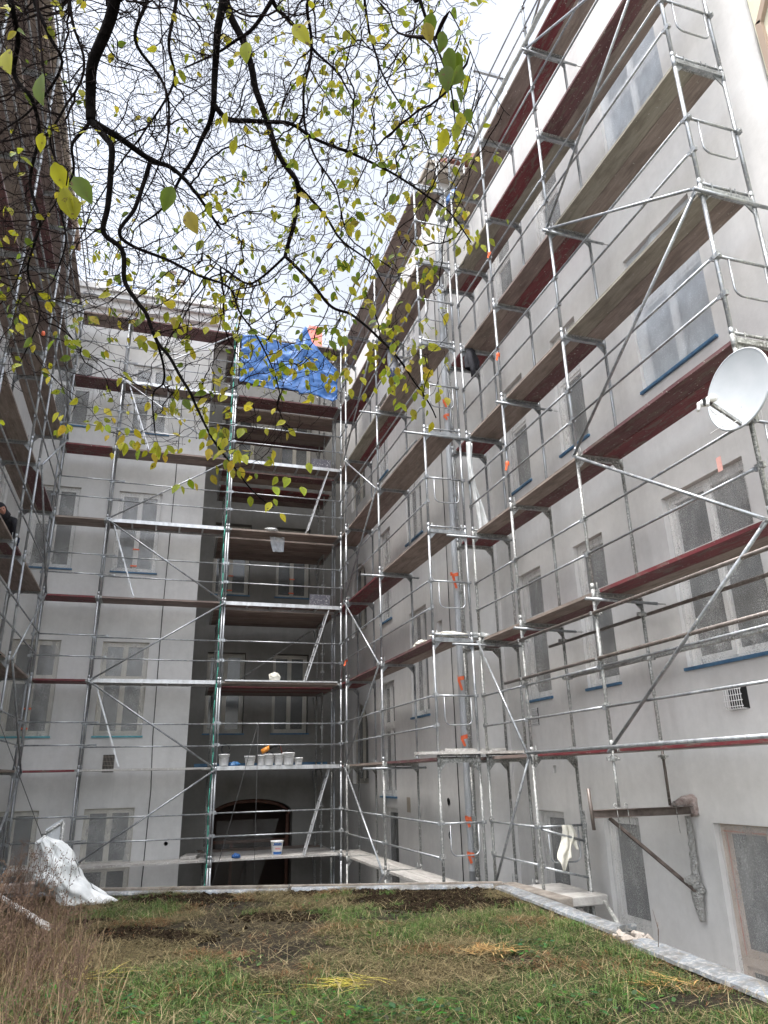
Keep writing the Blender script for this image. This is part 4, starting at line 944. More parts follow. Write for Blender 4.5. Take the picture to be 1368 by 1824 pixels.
for z, l_ in ((3.69, .26), (7.23, .10), (7.61, .18), (1.67, .20), (.61, .14), (-.73, .16), (-1.31, .16), (2.45, .08)):
    b = MB(); sg = random.choice((-1, 1))
    b.grid(lambda s, t: (5.60+.076*math.cos(s*4.6+2.4)-(.12*l_/.2 if s > .85 else 0), 12.98+.076*math.sin(s*4.6+2.4), z+.035*(t-.5)*2+sg*.06*s+.01*noise.noise(Vector((s*9, z, t)))), 14, 2)
    b.grid(lambda s, t: (5.52-.02*s, 12.90-.01*s+.01*noise.noise(Vector((s*4, z, 0))), z-.02-l_*s+.01*t), 6, 1); b.bar((5.50, 12.895, z), (5.56, 12.89, z-l_), .05, .003, (0,1,0)); b.build('orange_tape', M_orange, dp)
b = MB(); b.tube([(5.70, 12.93, -4), (5.71, 12.93, 12)], .02, 8); tag(b.build('conduit', M_galv_dirty), 'thin dark conduit standing beside the wrapped downpipe', 'pipe')

def drape(name, fn, nu, nv, m, label, cat, thick=.004):
    b = MB(); b.grid(fn, nu, nv); o = b.build(name, m); s = o.modifiers.new('solid', 'SOLIDIFY'); s.thickness = thick; return tag(o, label, cat)
def nz(*a): return noise.noise(Vector(a))
# blue tarpaulin
def tarp(s, t):
    top = lambda u: 12.15+.0*u if u < .62 else 12.15+.55*(1-abs(u-.66)/.08) if abs(u-.66) < .08 else (12.25 if u < .62 else 12.45-(u-.70)*3.9)
    x_ = 1.66+2.86*s; ztop = 12.16+.05*math.sin(s*9) if s < .56 else (12.2+.5*math.exp(-((s-.655)/.05)**2)+.1) if s < .72 else 12.32-(s-.72)*3.2
    zb = 10.52+.10*math.sin(s*7+1)-(0 if s < .70 else (s-.70)*1.2)+(0.12 if .35 < s < .6 else 0)
    if s > .95: zb += (s-.95)*4
    z = zb+(ztop-zb)*t
    y_ = YB_-.10+.07*nz(s*4, t*1.5, 1)+.05*nz(s*11+t*4, t*5, 4)+.12*(1-t)*math.sin(s*6)*.5+.05*abs(nz(s*9-t*6, t*3, 8))+.010*nz(s*25, t*20, 2)
    return (x_, y_, z)
drape('tarpaulin', tarp, 80, 50, M_tarp, 'crumpled blue tarpaulin hung across the top deck of the recess scaffold', 'tarpaulin')
# black jacket hanging on the tie tube at D
jk = thing('jacket', (5.66, 11.76, 8.1), 'black work jacket hanging from a scaffold tube on the right', 'jacket')
b = MB()
def jfn(s, t):
    a_ = 2*math.pi*s; z = 8.16-.44*t; w_ = .11+.05*t-.02*math.cos(t*6); return (5.67+w_*math.cos(a_)*(1+.2*nz(a_, z*6, 2)), 11.74+.07*math.sin(a_)*(1+.4*nz(a_*1.5, z*5, 0)), z+.03*nz(a_*2, 0, 5))
b.grid(jfn, 22, 14); b.build('body', M_black, jk)
b = MB(); b.tube([(5.64, 11.70, 8.10), (5.62, 11.66, 7.9), (5.65, 11.65, 7.7), (5.66, 11.66, 7.50)], [.05, .062, .055, .05], 12); b.build('sleeve', M_black, jk)
b = MB(); b.tube([(5.76, 11.76, 8.05), (5.80, 11.74, 7.9), (5.79, 11.74, 7.74)], [.05, .055, .05], 12); b.build('sleeve', M_black, jk)
# white cloth streamer near D
def strm(s, t):
    z = 6.05-1.80*t; w_ = .05+.20*max(0, (t-.55))**1.1*1.4+.05*math.exp(-(t/.2)**2); cx_ = 5.50+.07*t+.10*max(0, t-.3)-.04*math.sin(t*5)
    return (cx_+w_*(s-.5)*1.3, 11.72+.06*math.sin(s*9+t*3)*.7+.02*nz(s*4, t*9, 0), z+.02*nz(s*6, t*4, 9))
drape('cloth_strip', strm, 16, 40, M_bag, 'long twisted strip of white sheeting hanging beside the right scaffold post', 'sheeting')
# cream cloth on bottom end guard at B
def clt(s, t):
    fold = math.sin(s*14+t*3)*.028*(.3+t); x_ = 5.93+(s-.5)*(.17+.17*t)+.03*math.sin(t*5)+.02*nz(s*4, t*5, 7)
    z = -.735-(.44+.16*math.sin(s*5.5)+.07*nz(s*7, 1, 2))*t
    return (x_, YBn-.075+fold+.02*nz(s*6, t*6, 1), z)
drape('work_cloth', clt, 36, 26, M_cloth, 'cream cloth draped over the lowest end guard of the right scaffold', 'cloth')
# folded sheeting bundles on decks at P level 2
def bundle(c, sx, sy, sz, m, label, cat, name='sheeting_bundle', sd_=0):
    b = MB()
    def f(s, t):
        a_ = 2*math.pi*s; th = math.pi*t; d = Vector((math.sin(th)*math.cos(a_), math.sin(th)*math.sin(a_), math.cos(th))); r_ = 1+.35*nz(d.x*2+sd_, d.y*2, d.z*2)+.15*nz(d.x*7+sd_, d.y*7, d.z*7)
        return (c[0]+sx*d.x*r_, c[1]+sy*d.y*r_, c[2]+max(-sz*.6, sz*d.z*r_)+sz*.6)
    b.grid(f, 36, 20); return tag(b.build(name, m), label, cat)
bundle((4.98, 11.98, lev(2)+.035), .36, .14, .07, M_cloth, 'pale crumpled sheeting lying on the deck beside the wrapped downpipe', 'sheeting', sd_=3)
bundle((5.62, 12.05, lev(2)+.035), .20, .15, .08, M_bag, 'white sheeting with an orange tape end on the deck at the facade step', 'sheeting', sd_=8)
bundle((4.80, 12.95, lev(2)+.035), .12, .25, .07, M_cloth, 'small cream rag on the red deck left of the downpipe', 'rag', 'rag', sd_=12)
bundle((5.80, 12.25, lev(7)+.04), .22, .22, .34, M_tarp, 'blue bag standing on the top deck against the sky', 'bag', 'bag', sd_=20)
bundle((2.95, 18.75, lev(2)+.07), .14, .11, .13, M_cloth, 'cream crumpled bag on the perforated steel deck of the recess', 'bag', 'bag', sd_=25)
bundle((2.75, 18.72, lev(4)+.035), .17, .12, .06, M_bag, 'white rag with a wire end on the fourth recess deck', 'rag', 'rag', sd_=31)
bundle((4.80, 15.35, lev(5)+.035), .14, .14, .12, M_bag, 'small white bundle at the feet of the person on the right scaffold', 'bundle', 'bundle', sd_=37)
bundle((2.05, 18.78, lev(1)+.04), .13, .08, .07, M_blueplastic, 'blue glove like pad lying between the buckets', 'pad', 'pad', sd_=41)
bundle((2.18, 18.72, lev(0)+.04), .10, .08, .06, M_tarp, 'small blue packet on the lowest pale deck', 'packet', 'packet', sd_=44)
# mortar planks stacked on P level 1 and aluminium plate with spots on recess level 3
b = MB(); b.box((4.2, 11.66, lev(1)+.07), (6.1, 11.86, lev(1)+.115)); tag(b.build('loose_board', M_plank_pale), 'dusty loose board laid across the right scaffold ends', 'board', 'loose dusty boards')
b = MB(); b.box((4.75, 11.90, lev(1)+.12), (5.9, 12.10, lev(1)+.165), Matrix.Rotation(.05, 3, 'Z'), (5.3, 12, 0)); tag(b.build('loose_board', M_plank_pale), 'shorter loose board behind the dusty cross board', 'board', 'loose dusty boards')
M_spot = plain('spotted_board', (.07,.07,.09), (.14,.13,.16), 9, .6); sv = noise_fac(M_spot, coords(M_spot), 30, 3, .7, .58, .62); setc(M_spot, mix(M_spot, sv, (.10,.10,.12), (.5,.5,.5)))
for z, lb in ((lev(3), 'plaster spotted hatch lid leaning upright on the third recess deck'), (lev(5), 'plaster spotted hatch lid leaning upright under the upper recess decks')):
    b = MB(); b.box((3.85, 18.93, z+.05), (4.42, 18.95, z+.40), Matrix.Rotation(.15, 3, 'X'), (4, 18.93, z)); tag(b.build('hatch_lid', M_spot), lb, 'hatch lid', 'open hatch lids')
b = MB(); b.grid(lambda s, t: (2.72+.42*s*(1-.3*t)+.1*t, 18.9+.05*nz(s*5, t*4, 0), lev(4)-.05-.42*t), 14, 12); tag(b.build('hanging_film', M_film_hazy), 'scrap of clear film hanging below the fourth recess deck', 'film')

# buckets
def bucket(c, r_, h, label, text=False, handle=True):
    root = thing('bucket', c, label, 'bucket', 'white buckets on the recess decks'); C_ = Vector(c)
    b = MB(); b.lathe(C_, [(0, .004), (r_*.82, 0), (r_*.84, .01), (r_, h-.03), (r_*1.06, h-.03), (r_*1.06, h), (r_*.97, h), (r_*.93, h-.02), (r_*.80, .02), (0, .018)], 20); b.build('shell', M_white, root)
    if handle:
        b = MB(); b.tube(arc(C_+Vector((0, -r_*.2, h-.03)), r_*1.08, 0, math.pi, 12, (1,0,0), (0,-.75,-.6)), .004, 5); b.build('handle', M_galv_dirty, root)
    if text:
        for (ww, hh, zz, m_) in ((.7, .018, .78, M_text_blue), (.95, .006, .68, M_text_blue), (.9, .03, .14, M_text_blue)):
            b = MB(); rr = lambda z: r_*(.84+.16*z/h)+.002
            b.grid(lambda s, t: (c[0]+rr(zz*h)*math.sin((s-.5)*2*ww), c[1]-rr(zz*h)*math.cos((s-.5)*2*ww), c[2]+zz*h+hh*(t-.5)*2), 10, 1); b.build('label_band', m_, root)
        # blurred words as in the photo: a blue word above, a red one below
        for txt, zz, m_, sz in (('MIRAL', .80, M_text_blue, .062), ('MARE', .46, M_text_red, .05)):
            f = bpy.data.curves.new('lettering', 'FONT'); f.body = txt; f.size = sz; f.align_x = 'CENTER'; f.extrude = .001
            to_ = bpy.data.objects.new('lettering_curve', f); f.materials.append(m_); o = bpy.data.objects.new('lettering', bpy.data.meshes.new_from_object(to_)); bpy.data.objects.remove(to_); COL.objects.link(o); o.parent = root; o.location = (0, -r_*(.84+.16*zz)-.006, zz*h-.02); o.rotation_euler = (math.pi/2-.05, 0, 0)
    return root
zb = lev(1)+.055
for x0, r_, h, lb in ((1.79, .125, .27, 'leftmost white bucket with a dark mixing paddle'), (2.41, .125, .22, 'white bucket beside the blue pad'), (2.68, .09, .24, 'narrow white bucket behind the angle grinder bucket'),
                      (2.87, .125, .26, 'white bucket with the orange and black power tool on top'), (3.11, .115, .26, 'white bucket with a small black lid knob'), (3.35, .145, .29, 'largest white bucket with a wire handle raised'), (3.60, .10, .17, 'smallest white bucket at the right end of the row')):
    bucket((x0, 18.72, zb), r_, h, lb)
bucket((3.18, 19.05, lev(0)+.035), .145, .31, 'white bucket with blue and red lettering on the lowest deck', True, False)
tl = thing('power_tool', (2.88, 18.72, zb+.26), 'orange and black mixer tool lying on a white bucket', 'power tool')
b = MB(); b.tube([(2.68, 18.70, zb+.31), (2.78, 18.70, zb+.36), (2.88, 18.70, zb+.42)], [.055, .06, .05], 10); b.build('housing', M_orangetool, tl)
b = MB(); b.tube([(2.86, 18.70, zb+.40), (2.98, 18.70, zb+.46), (3.06, 18.7, zb+.44)], [.055, .05, .04], 10); b.tube(arc((3.08, 18.7, zb+.42), .05, -1.5, 1.8, 8, (1,0,0), (0,0,1)), .014, 6); b.tube([(2.80, 18.7, zb+.28), (2.95, 18.7, zb+.27)], .035, 8); b.build('grip', M_blacktool, tl)
tl = thing('mixing_paddle', (1.81, 18.74, zb+.2), 'dark wire mixing paddle standing in the leftmost bucket', 'mixing paddle')
b = MB()
for k in range(4): b.tube(arc((1.82, 18.74, zb+.38), .09+.01*k, k*.5, 5.5+k*.2, 16, (1, .2*k, 0), (0, .15*k, 1.1)), .010, 5)
b.build('paddle', M_blacktool, tl)
b = MB(); b.tube([(3.22, 18.72, zb+.18), (3.12, 18.72, zb+.50)], .012, 6); tag(b.build('tool_handle', M_red), 'dark red tool handle leaning out of the largest bucket', 'tool handle')
b = MB(); b.tube(arc((3.37, 18.72, zb+.28), .11, 0, math.pi, 14, (1,0,0), (0,.1,1)), .004, 5); b.tube(arc((3.42, 18.74, zb+.27), .08, 0, math.pi, 14, (1,0,0), (0,-.3,1)), .004, 5); tag(b.build('wire_loop', M_blacktool), 'thin wire loops sticking out of the largest bucket', 'wire')
b = MB(); b.box((1.25, 21.2, lev(1)+.03), (4.9, 21.35, lev(1)+.16)); tag(b.build('blue_edge_tape', M_sillblue), 'blue masking strip along the back of the bucket deck', 'tape')
b = MB(); b.tube([(2.55, 18.55, .25+1.02), (1.9, 18.5, -1.3), (1.0, 17.6, -4.2)], .006, 4); tag(b.build('thin_rope', M_rope), 'thin slanting rope crossing the lower recess bay', 'rope')
b = MB(); b.tube([(2.55, 18.52, .25+1.02), (2.58, 18.5, -1.7), (2.62, 18.45, -4.2)], .006, 4); tag(b.build('thin_rope', M_rope), 'thin vertical rope hanging from the rail over the lowest deck', 'rope')
b = MB(); b.box((1.0, 19.0, lev(0)+.04), (1.35, 19.9, lev(0)+.09), Matrix.Rotation(-.2, 3, 'Z'), (1.2, 19.3, 0)); tag(b.build('loose_board', M_plank_pale), 'short pale board end on the lowest deck left of the recess', 'board', 'loose dusty boards')

# white sheeting heap and small railing on the terrace edge
b = MB(); B0 = Vector((-.93, 11.35, -1.48))
def heap(s, t):
    a_ = 2*math.pi*s; hh = 1-t; path = Vector((-.24+.50*t+.02*math.sin(t*9), 0, .80*(1-t)**1.15)); r_ = .15+.19*t+.04*math.sin(t*8+a_)
    r_ *= 1+.32*nz(math.cos(a_)*1.6, math.sin(a_)*1.6, t*4)+.26*abs(nz(math.cos(a_)*3.5, math.sin(a_)*3.5, t*4.5))-.05*abs(nz(math.cos(a_)*9+4, math.sin(a_)*9, t*12))
    if t < .06: r_ *= t/.06+.05
    return tuple(B0+path+Vector((r_*math.cos(a_), r_*math.sin(a_)*.8, .04*nz(a_*2, t*6, 1))))
b.grid(heap, 90, 76); tag(b.build('sheeting_heap', M_bag), 'tall crumpled heap of white plastic sheeting on the left terrace edge', 'sheeting')
rl = thing('small_railing', (-1.05, 11.9, -1.6), 'short grey tube railing wrapped in film behind the white sheeting heap', 'railing')
b = MB(); b.tube([(-1.26, 11.8, -1.6), (-1.25, 11.8, -.68)], .022, 8); b.build('post', M_galv_dirty, rl); b = MB(); b.tube([(-1.02, 11.9, -1.6), (-1.03, 11.9, -.52)], .026, 8); b.build('post', M_galv_dirty, rl)
b = MB(); b.tube([(-1.27, 11.8, -.68), (-1.03, 11.9, -.52)], .02, 8); b.build('top_rail', M_galv_dirty, rl)
b = MB(); b.grid(lambda s, t: (-1.24+.20*s, 11.84+.07*s+.03*nz(s*4, t*4, 0), -1.15+.55*t+.12*s*t), 10, 10); b.build('film', M_film_hazy, rl)
b = MB(); b.tube([(-2.6, 13.2, 1.6), (-1.27, 11.8, -.70)], .006, 5); tag(b.build('slack_cable', M_rope), 'dark cable running from the left scaffold down to the small railing', 'cable')
b = MB(); b.tube([(-1.9, 11.9, -1.30), (-.78, 8.7, -1.33)], .035, 10); crustm = plain('spattered_tube', (.25,.22,.19), (.66,.65,.62), 9, .9, .6); tag(b.build('fallen_tube', crustm), 'white spattered tube lying among the dry weeds on the left', 'tube')
b = MB(); b.box((-1.75, 12.2, -1.42), (-1.1, 12.45, -1.32)); tag(b.build('loose_board', WOODS[0]), 'weathered board lying behind the weeds left of the sheeting heap', 'board', 'loose dusty boards')
b = MB(); b.tube([(5.95, 9.45, -1.63), (5.72, 8.55, -2.05)], .028, 10); tag(b.build('steel_tube', M_galv_dirty), 'grey tube end poking up behind the right flashing', 'tube')
b = MB(); b.tube([(4.30, 6.1, -1.5), (4.28, 6.02, -1.28), (4.22, 5.98, -1.12)], [.004, .003, .0015], 5); b.tube([(4.29, 6.05, -1.33), (4.34, 6.1, -1.24)], .002, 4); tag(b.build('dry_twig', M_weed), 'single dry twig rising beside the nearest right flashing', 'twig')
# concrete slab steps beyond the corner
b = MB(); b.box((5.0, 9.9, -1.75), (6.3, 11.2, -1.62)); b.box((6.0, 6.0, -3.2), (6.58, 9.0, -3.05)); tag(b.build('concrete_slab', M_concrete, None, bevel=.02), 'concrete slab under the foot of the right scaffold beyond the terrace corner', 'slab')
for y_, x_, z, lb in ((YBn, XN, lev(3)+.75, 'orange tape tied round the third post just above the third deck'), (YBn, XN, lev(4)+.9, 'orange tape knot round the third right post, above the fourth deck'), (YBn, XN, lev(5)+1.15, 'orange tape scrap high on the third right post'),
                      (YR, XF, lev(2)+.5, 'orange ribbon knot on a thin post near the inner corner')):
    b = MB(); b.lathe((x_, y_, z-.04), [(.027,0),(.034,.01),(.034,.07),(.027,.08)], 10); b.bar((x_-.02, y_-.035, z), (x_-.07, y_-.05, z-.15), .035, .003, (0,1,0)); tag(b.build('orange_tape', M_orange), lb, 'tape', 'orange tape knots on the posts')
b = MB(); b.lathe((XL+.02, 13.6, lev(5)+.0), [(0, 0), (.03, .01), (.04, .05), (.02, .1), (0, .11)], 8); tag(b.build('red_knot', M_orange), 'red ribbon knot on the left scaffold behind branches', 'ribbon')

# ------------------------------------------------------------------ people
def skin_body(name, verts, edges, rad, m, parent, sub=2):
    me = bpy.data.meshes.new(name); me.from_pydata(verts, edges, []); me.materials.append(m); o = bpy.data.objects.new(name, me); COL.objects.link(o)
    if parent: o.parent = parent; o.location = -wloc(parent)
    sk = o.modifiers.new('skin', 'SKIN'); lay = me.skin_vertices[0].data if me.skin_vertices else None
    if lay is None:
        bm = bmesh.new(); bm.from_mesh(me); bm.verts.layers.skin.verify(); bm.to_mesh(me); bm.free(); lay = me.skin_vertices[0].data
    for i, r_ in enumerate(rad): lay[i].radius = (r_, r_) if not isinstance(r_, tuple) else r_; lay[i].use_root = (i == 0)
    sk.use_smooth_shade = True; s = o.modifiers.new('sub', 'SUBSURF'); s.levels = sub; s.render_levels = sub; return o
def person(J, label, mats, hood=True, hat=None):
    """J: joints dict in world coordinates"""
    root = thing('person', tuple(J['foot_l']), label, 'person'); j = {k: Vector(v) for k, v in J.items()}
    names = ['pelvis', 'waist', 'chest', 'neck']; V = [j['pelvis'], j['waist'], j['chest'], j['neck']]; E = [(0,1),(1,2),(2,3)]; Rr = [(.15,.12), (.13,.105), (.16,.12), .055]
    def chain(root_i, pts, rs):
        pr = root_i
        for p, r_ in zip(pts, rs): V.append(Vector(p)); Rr.append(r_); E.append((pr, len(V)-1)); pr = len(V)-1
    for s in 'lr':
        chain(2, [j['sh_'+s], (j['sh_'+s]+j['el_'+s])/2, j['el_'+s], (j['el_'+s]+j['wr_'+s])/2, j['wr_'+s]], [.062, .052, .043, .040, .030])
    for s in 'lr':
        chain(0, [j['hip_'+s], (j['hip_'+s]+j['kn_'+s])/2, j['kn_'+s], (j['kn_'+s]+j['an_'+s])/2, j['an_'+s], j['foot_'+s]], [.10, .085, .065, .058, .042, .045])
    chain(3, [j['head']], [.085])
    skin_body('body', V, E, Rr, mats['top'], root)
    # trousers over the legs
    for s in 'lr':
        skin_body('trouser_leg', [j['pelvis']+(j['hip_'+s]-j['pelvis'])*.6, j['hip_'+s], (j['hip_'+s]+j['kn_'+s])/2, j['kn_'+s], (j['kn_'+s]+j['an_'+s])/2, j['an_'+s]], [(i, i+1) for i in range(5)], [.12, .112, .098, .078, .072, .062], mats['legs'], root, 1)
        skin_body('shoe', [j['an_'+s], j['foot_'+s], j['foot_'+s]+(j['foot_'+s]-j['an_'+s])*.35], [(0,1),(1,2)], [.048, .05, .035], mats['shoe'], root, 1)
    # head with a face
    f = (j['face']-j['head']).normalized(); up = (j['head']-j['neck']).normalized(); sx = f.cross(up).normalized(); up = sx.cross(f).normalized(); h = j['head']
    b = MB()
    def hd(s, t):
        a_ = 2*math.pi*s; th = math.pi*t; ct, st = math.cos(th), math.sin(th); w_ = .074*(1 if ct > -.2 else 1+.45*(ct+.2)); return tuple(h+sx*math.cos(a_)*st*w_+f*math.sin(a_)*st*.095+up*ct*.118)
    b.grid(hd, 24, 16)
    b.tube([h+f*.085+up*.02, h+f*.118-up*.018, h+f*.095-up*.03], [.008, .016, .010], 8)
    for s in (-1, 1): b.tube([h+sx*s*.072+up*.025, h+sx*s*.082, h+sx*s*.074-up*.03], [.010, .016, .009], 6)
    b.tube([h+f*.088-up*.055-sx*.022, h+f*.096-up*.055, h+f*.088-up*.055+sx*.022], [.004, .008, .004], 6)
    b.build('head', M_skin, root)
    b = MB()
    for s in (-1, 1): b.lathe(h+f*.082+sx*s*.03+up*.018, [(0, -.006), (.011, -.002), (.008, .008), (0, .010)], 8, f)
    b.build('eyes', M_blacktool, root)
    b = MB()
    def hair(s, t):
        a_ = 2*math.pi*s; th = math.pi*.62*t; ct, st = math.cos(th), math.sin(th); fr = math.sin(a_); k = 1 if fr < .45 else max(.1, 1-(fr-.45)*1.5*(t > .6)); r_ = 1.16 if hood else 1.06
        return tuple(h-f*.012+sx*math.cos(a_)*st*.08*r_+f*fr*st*.10*r_*k+up*ct*.125*r_)
    b.grid(hair, 24, 12); b.build('hood' if hood else 'hair', mats['hood'], root)
    if hood:
        b = MB(); b.tube([h-f*.06+up*.02, h-f*.05-up*.10, j['neck']+(j['chest']-j['neck'])*.2], [.085, .10, .12], 12); b.build('hood_back', mats['hood'], root)
    # hands: palm, four fingers, thumb
    for s in 'lr':
        w_ = j['wr_'+s]; d = (w_-j['el_'+s]).normalized(); side = d.cross(Vector((0, 0, 1))).normalized(); dn_ = side.cross(d).normalized()
        V2 = [w_, w_+d*.05]; E2 = [(0, 1)]; R2 = [.026, (.036, .016)]
        for q in range(4):
            o_ = side*(q-1.5)*.019; L_ = (.062, .074, .068, .054)[q]; V2 += [w_+d*.088+o_, w_+d*(.088+L_*.5)+o_-dn_*.010, w_+d*(.088+L_*.85)+o_-dn_*.034]; n_ = len(V2); E2 += [(1, n_-3), (n_-3, n_-2), (n_-2, n_-1)]; R2 += [.0095, .009, .0075]
        V2 += [w_+d*.03-side*.03, w_+d*.065-side*.048-dn_*.012]; n_ = len(V2); E2 += [(0, n_-2), (n_-2, n_-1)]; R2 += [.011, .0085]
        skin_body('hand', V2, E2, R2, mats['hand'], root, 1)
    return root
M_glove = plain('pale_work_glove', (.55,.55,.52), (.65,.65,.62), 20, .9)
z = lev(3)+.03
person(dict(pelvis=(-2.98, 15.55, z+.36), waist=(-2.99, 15.40, z+.50), chest=(-3.02, 15.17, z+.62), neck=(-3.05, 14.98, z+.69), head=(-3.08, 14.86, z+.76), face=(-3.02, 14.72, z+.68),
            sh_l=(-2.86, 15.08, z+.62), sh_r=(-3.20, 15.08, z+.62), el_l=(-2.80, 15.05, z+.36), el_r=(-3.24, 14.95, z+.36), wr_l=(-2.78, 15.16, z+.14), wr_r=(-3.05, 14.85, z+.12),
            hip_l=(-2.88, 15.55, z+.32), hip_r=(-3.08, 15.55, z+.32), kn_l=(-2.82, 15.22, z+.30), kn_r=(-3.10, 15.15, z+.10), an_l=(-2.84, 15.40, z+.09), an_r=(-3.10, 15.58, z+.08), foot_l=(-2.84, 15.30, z+.045), foot_r=(-3.10, 15.66, z+.045)),
       'person in a black hood and dark work clothes crouching on the left scaffold deck', dict(top=M_black, legs=M_navy, shoe=M_blacktool, hood=M_black, hand=M_glove))
z = lev(5)+.03
px_, py_ = 4.93, 14.55
person(dict(pelvis=(px_, py_, z+.93), waist=(px_, py_, z+1.10), chest=(px_, py_, z+1.34), neck=(px_, py_, z+1.52), head=(px_, py_-.01, z+1.64), face=(px_+.2, py_-.12, z+1.60),
            sh_l=(px_-.10, py_-.17, z+1.42), sh_r=(px_+.08, py_+.17, z+1.42), el_l=(px_+.02, py_-.24, z+1.16), el_r=(px_+.2, py_+.2, z+1.2), wr_l=(px_+.2, py_-.18, z+1.22), wr_r=(px_+.38, py_+.1, z+1.35),
            hip_l=(px_-.02, py_-.09, z+.88), hip_r=(px_+.02, py_+.09, z+.88), kn_l=(px_-.0, py_-.12, z+.48), kn_r=(px_+.03, py_+.12, z+.48), an_l=(px_-.04, py_-.13, z+.09), an_r=(px_+.0, py_+.14, z+.09), foot_l=(px_+.08, py_-.15, z+.045), foot_r=(px_+.12, py_+.15, z+.045)),
       'person in dark navy trousers standing on the farther right scaffold behind leaves', dict(top=M_grey, legs=M_navy, shoe=M_blacktool, hood=M_black, hand=M_glove), hood=False)

# ------------------------------------------------------------------ overhanging tree
F_ = 1295.0
def at(px, py, d): return (CW+CR*((px-684)/F_)-CU*((py-912)/F_))*d
M_bark = plain('bark', (.0035,.003,.003), (.009,.0075,.007), 30, 1., .5); M_bark.node_tree.nodes['Principled BSDF'].inputs['Specular IOR Level'].default_value = .05
LIMBS = [  # (points in the camera's picture plane with their depth in metres, radius start, radius end)
 ([(215,-60,3.0),(205,0,3.05),(188,55,3.1),(166,120,3.15),(162,170,3.2),(160,214,3.2)], .026, .022),
 ([(160,214,3.2),(215,245,3.3),(268,283,3.4),(300,296,3.5),(325,318,3.5),(352,350,3.5),(395,410,3.6)], .016, .006),
 ([(160,214,3.2),(185,240,3.15),(197,262,3.1),(196,312,3.1),(193,370,3.1),(185,415,3.1),(214,445,3.1),(222,500,3.1),(245,540,3.1),(262,562,3.1),(280,610,3.1),(303,640,3.1),(334,690,3.1),(350,730,3.1),(376,778,3.1),(412,825,3.1),(445,868,3.1),(490,905,3.1)], .015, .0025),
 ([(276,600,3.1),(290,650,3.15),(291,684,3.2),(274,704,3.2),(274,768,3.25)], .006, .003),
 ([(160,214,3.2),(142,242,3.3),(130,262,3.35),(132,305,3.4),(110,360,3.5),(118,430,3.5),(95,500,3.5)], .009, .003),
 ([(268,283,3.4),(256,322,3.4),(243,368,3.35),(215,410,3.3),(232,434,3.35),(290,460,3.4),(345,486,3.5),(406,511,3.5),(430,560,3.5),(470,620,3.5),(500,700,3.5)], .011, .003),
 ([(398,-60,3.5),(396,0,3.5),(386,60,3.5),(383,130,3.6),(380,190,3.6),(366,232,3.7),(345,280,3.7),(322,314,3.75),(290,370,3.8),(250,400,3.8)], .022, .004),
 ([(380,186,3.6),(405,212,3.6),(440,214,3.7),(475,216,3.7),(520,222,3.8),(560,245,3.8),(624,272,3.8),(684,300,3.8),(745,338,3.8),(800,378,3.8),(840,432,3.8)], .014, .003),
 ([(402,-60,4.0),(405,10,4.0),(436,80,4.0),(455,150,4.0),(466,185,4.0),(484,245,4.0),(510,296,4.0),(530,332,4.0),(526,380,4.1),(512,440,4.1),(508,456,4.1)], .022, .010),
 ([(508,456,4.1),(560,510,4.0),(592,548,4.0),(627,562,4.0),(673,600,3.9),(707,637,3.8),(736,676,3.8),(758,712,3.7),(775,745,3.7)], .010, .003),
 ([(508,456,4.1),(470,492,4.1),(440,506,4.1),(400,480,4.2),(360,450,4.3)], .008, .003),
 ([(530,332,4.0),(575,380,4.1),(610,430,4.1),(660,470,4.1),(690,520,4.1)], .009, .003),
 ([(486,0,3.8),(450,50,3.8),(420,70,3.8),(385,95,3.9),(330,120,4.0)], .012, .004),
 ([(486,-60,3.8),(486,0,3.8),(520,44,3.9),(560,90,4.0),(600,130,4.0),(640,200,4.1)], .014, .003),
 ([(10,-60,3.2),(20,10,3.2),(32,70,3.3),(26,130,3.4),(60,180,3.4),(70,240,3.5),(52,320,3.6),(70,400,3.6),(50,480,3.7),(70,560,3.7),(40,640,3.7)], .014, .003),
 ([(58,-60,3.6),(62,0,3.6),(88,62,3.6),(110,120,3.7),(60,190,3.8),(10,230,3.8)], .012, .004),
 ([(260,-60,3.9),(262,0,3.9),(240,70,3.9),(290,150,4.0),(300,220,4.1),(280,300,4.2),(250,360,4.2)], .012, .003),
 ([(318,-60,4.2),(312,10,4.2),(300,80,4.2),(310,150,4.3),(260,230,4.3),(210,300,4.3),(160,380,4.3)], .012, .003),
 ([(560,-60,4.2),(548,10,4.2),(556,90,4.3),(540,180,4.3),(552,260,4.3),(600,340,4.4),(620,420,4.4),(700,480,4.4)], .011, .003),
 ([(660,-60,4.0),(650,0,4.0),(664,80,4.1),(690,150,4.1),(740,220,4.2),(770,290,4.2)], .009, .002),
 ([(735,-60,2.2),(748,0,2.2),(768,55,2.2),(792,110,2.15),(806,170,2.1),(812,235,2.1)], .006, .0015),
 ([(800,20,2.6),(835,80,2.6),(855,130,2.6),(890,190,2.6),(905,205,2.6)], .0022, .001),
 ([(120,-60,4.4),(130,40,4.4),(150,130,4.4),(90,240,4.4),(110,330,4.5),(60,430,4.5),(20,520,4.5)], .010, .003),
]
root = thing('overhanging_tree', (-2.4, -1.3, -1.47), 'nearly bare tree whose black twigs and yellow green leaves hang across the upper left', 'tree')
def smooth(P, n=5):
    out = []
    for i in range(len(P)-1):
        p0, p1, p2, p3 = P[max(i-1, 0)], P[i], P[i+1], P[min(i+2, len(P)-1)]
        for k in range(n):
            t = k/n; out.append(.5*((2*p1)+(p2-p0)*t+(2*p0-5*p1+4*p2-p3)*t*t+(3*p1-p0-3*p2+p3)*t**3))
    out.append(P[-1]); return out
nodes = []; par = []; rmin = []
TOP = Vector((-1.8, -1.0, 3.1))
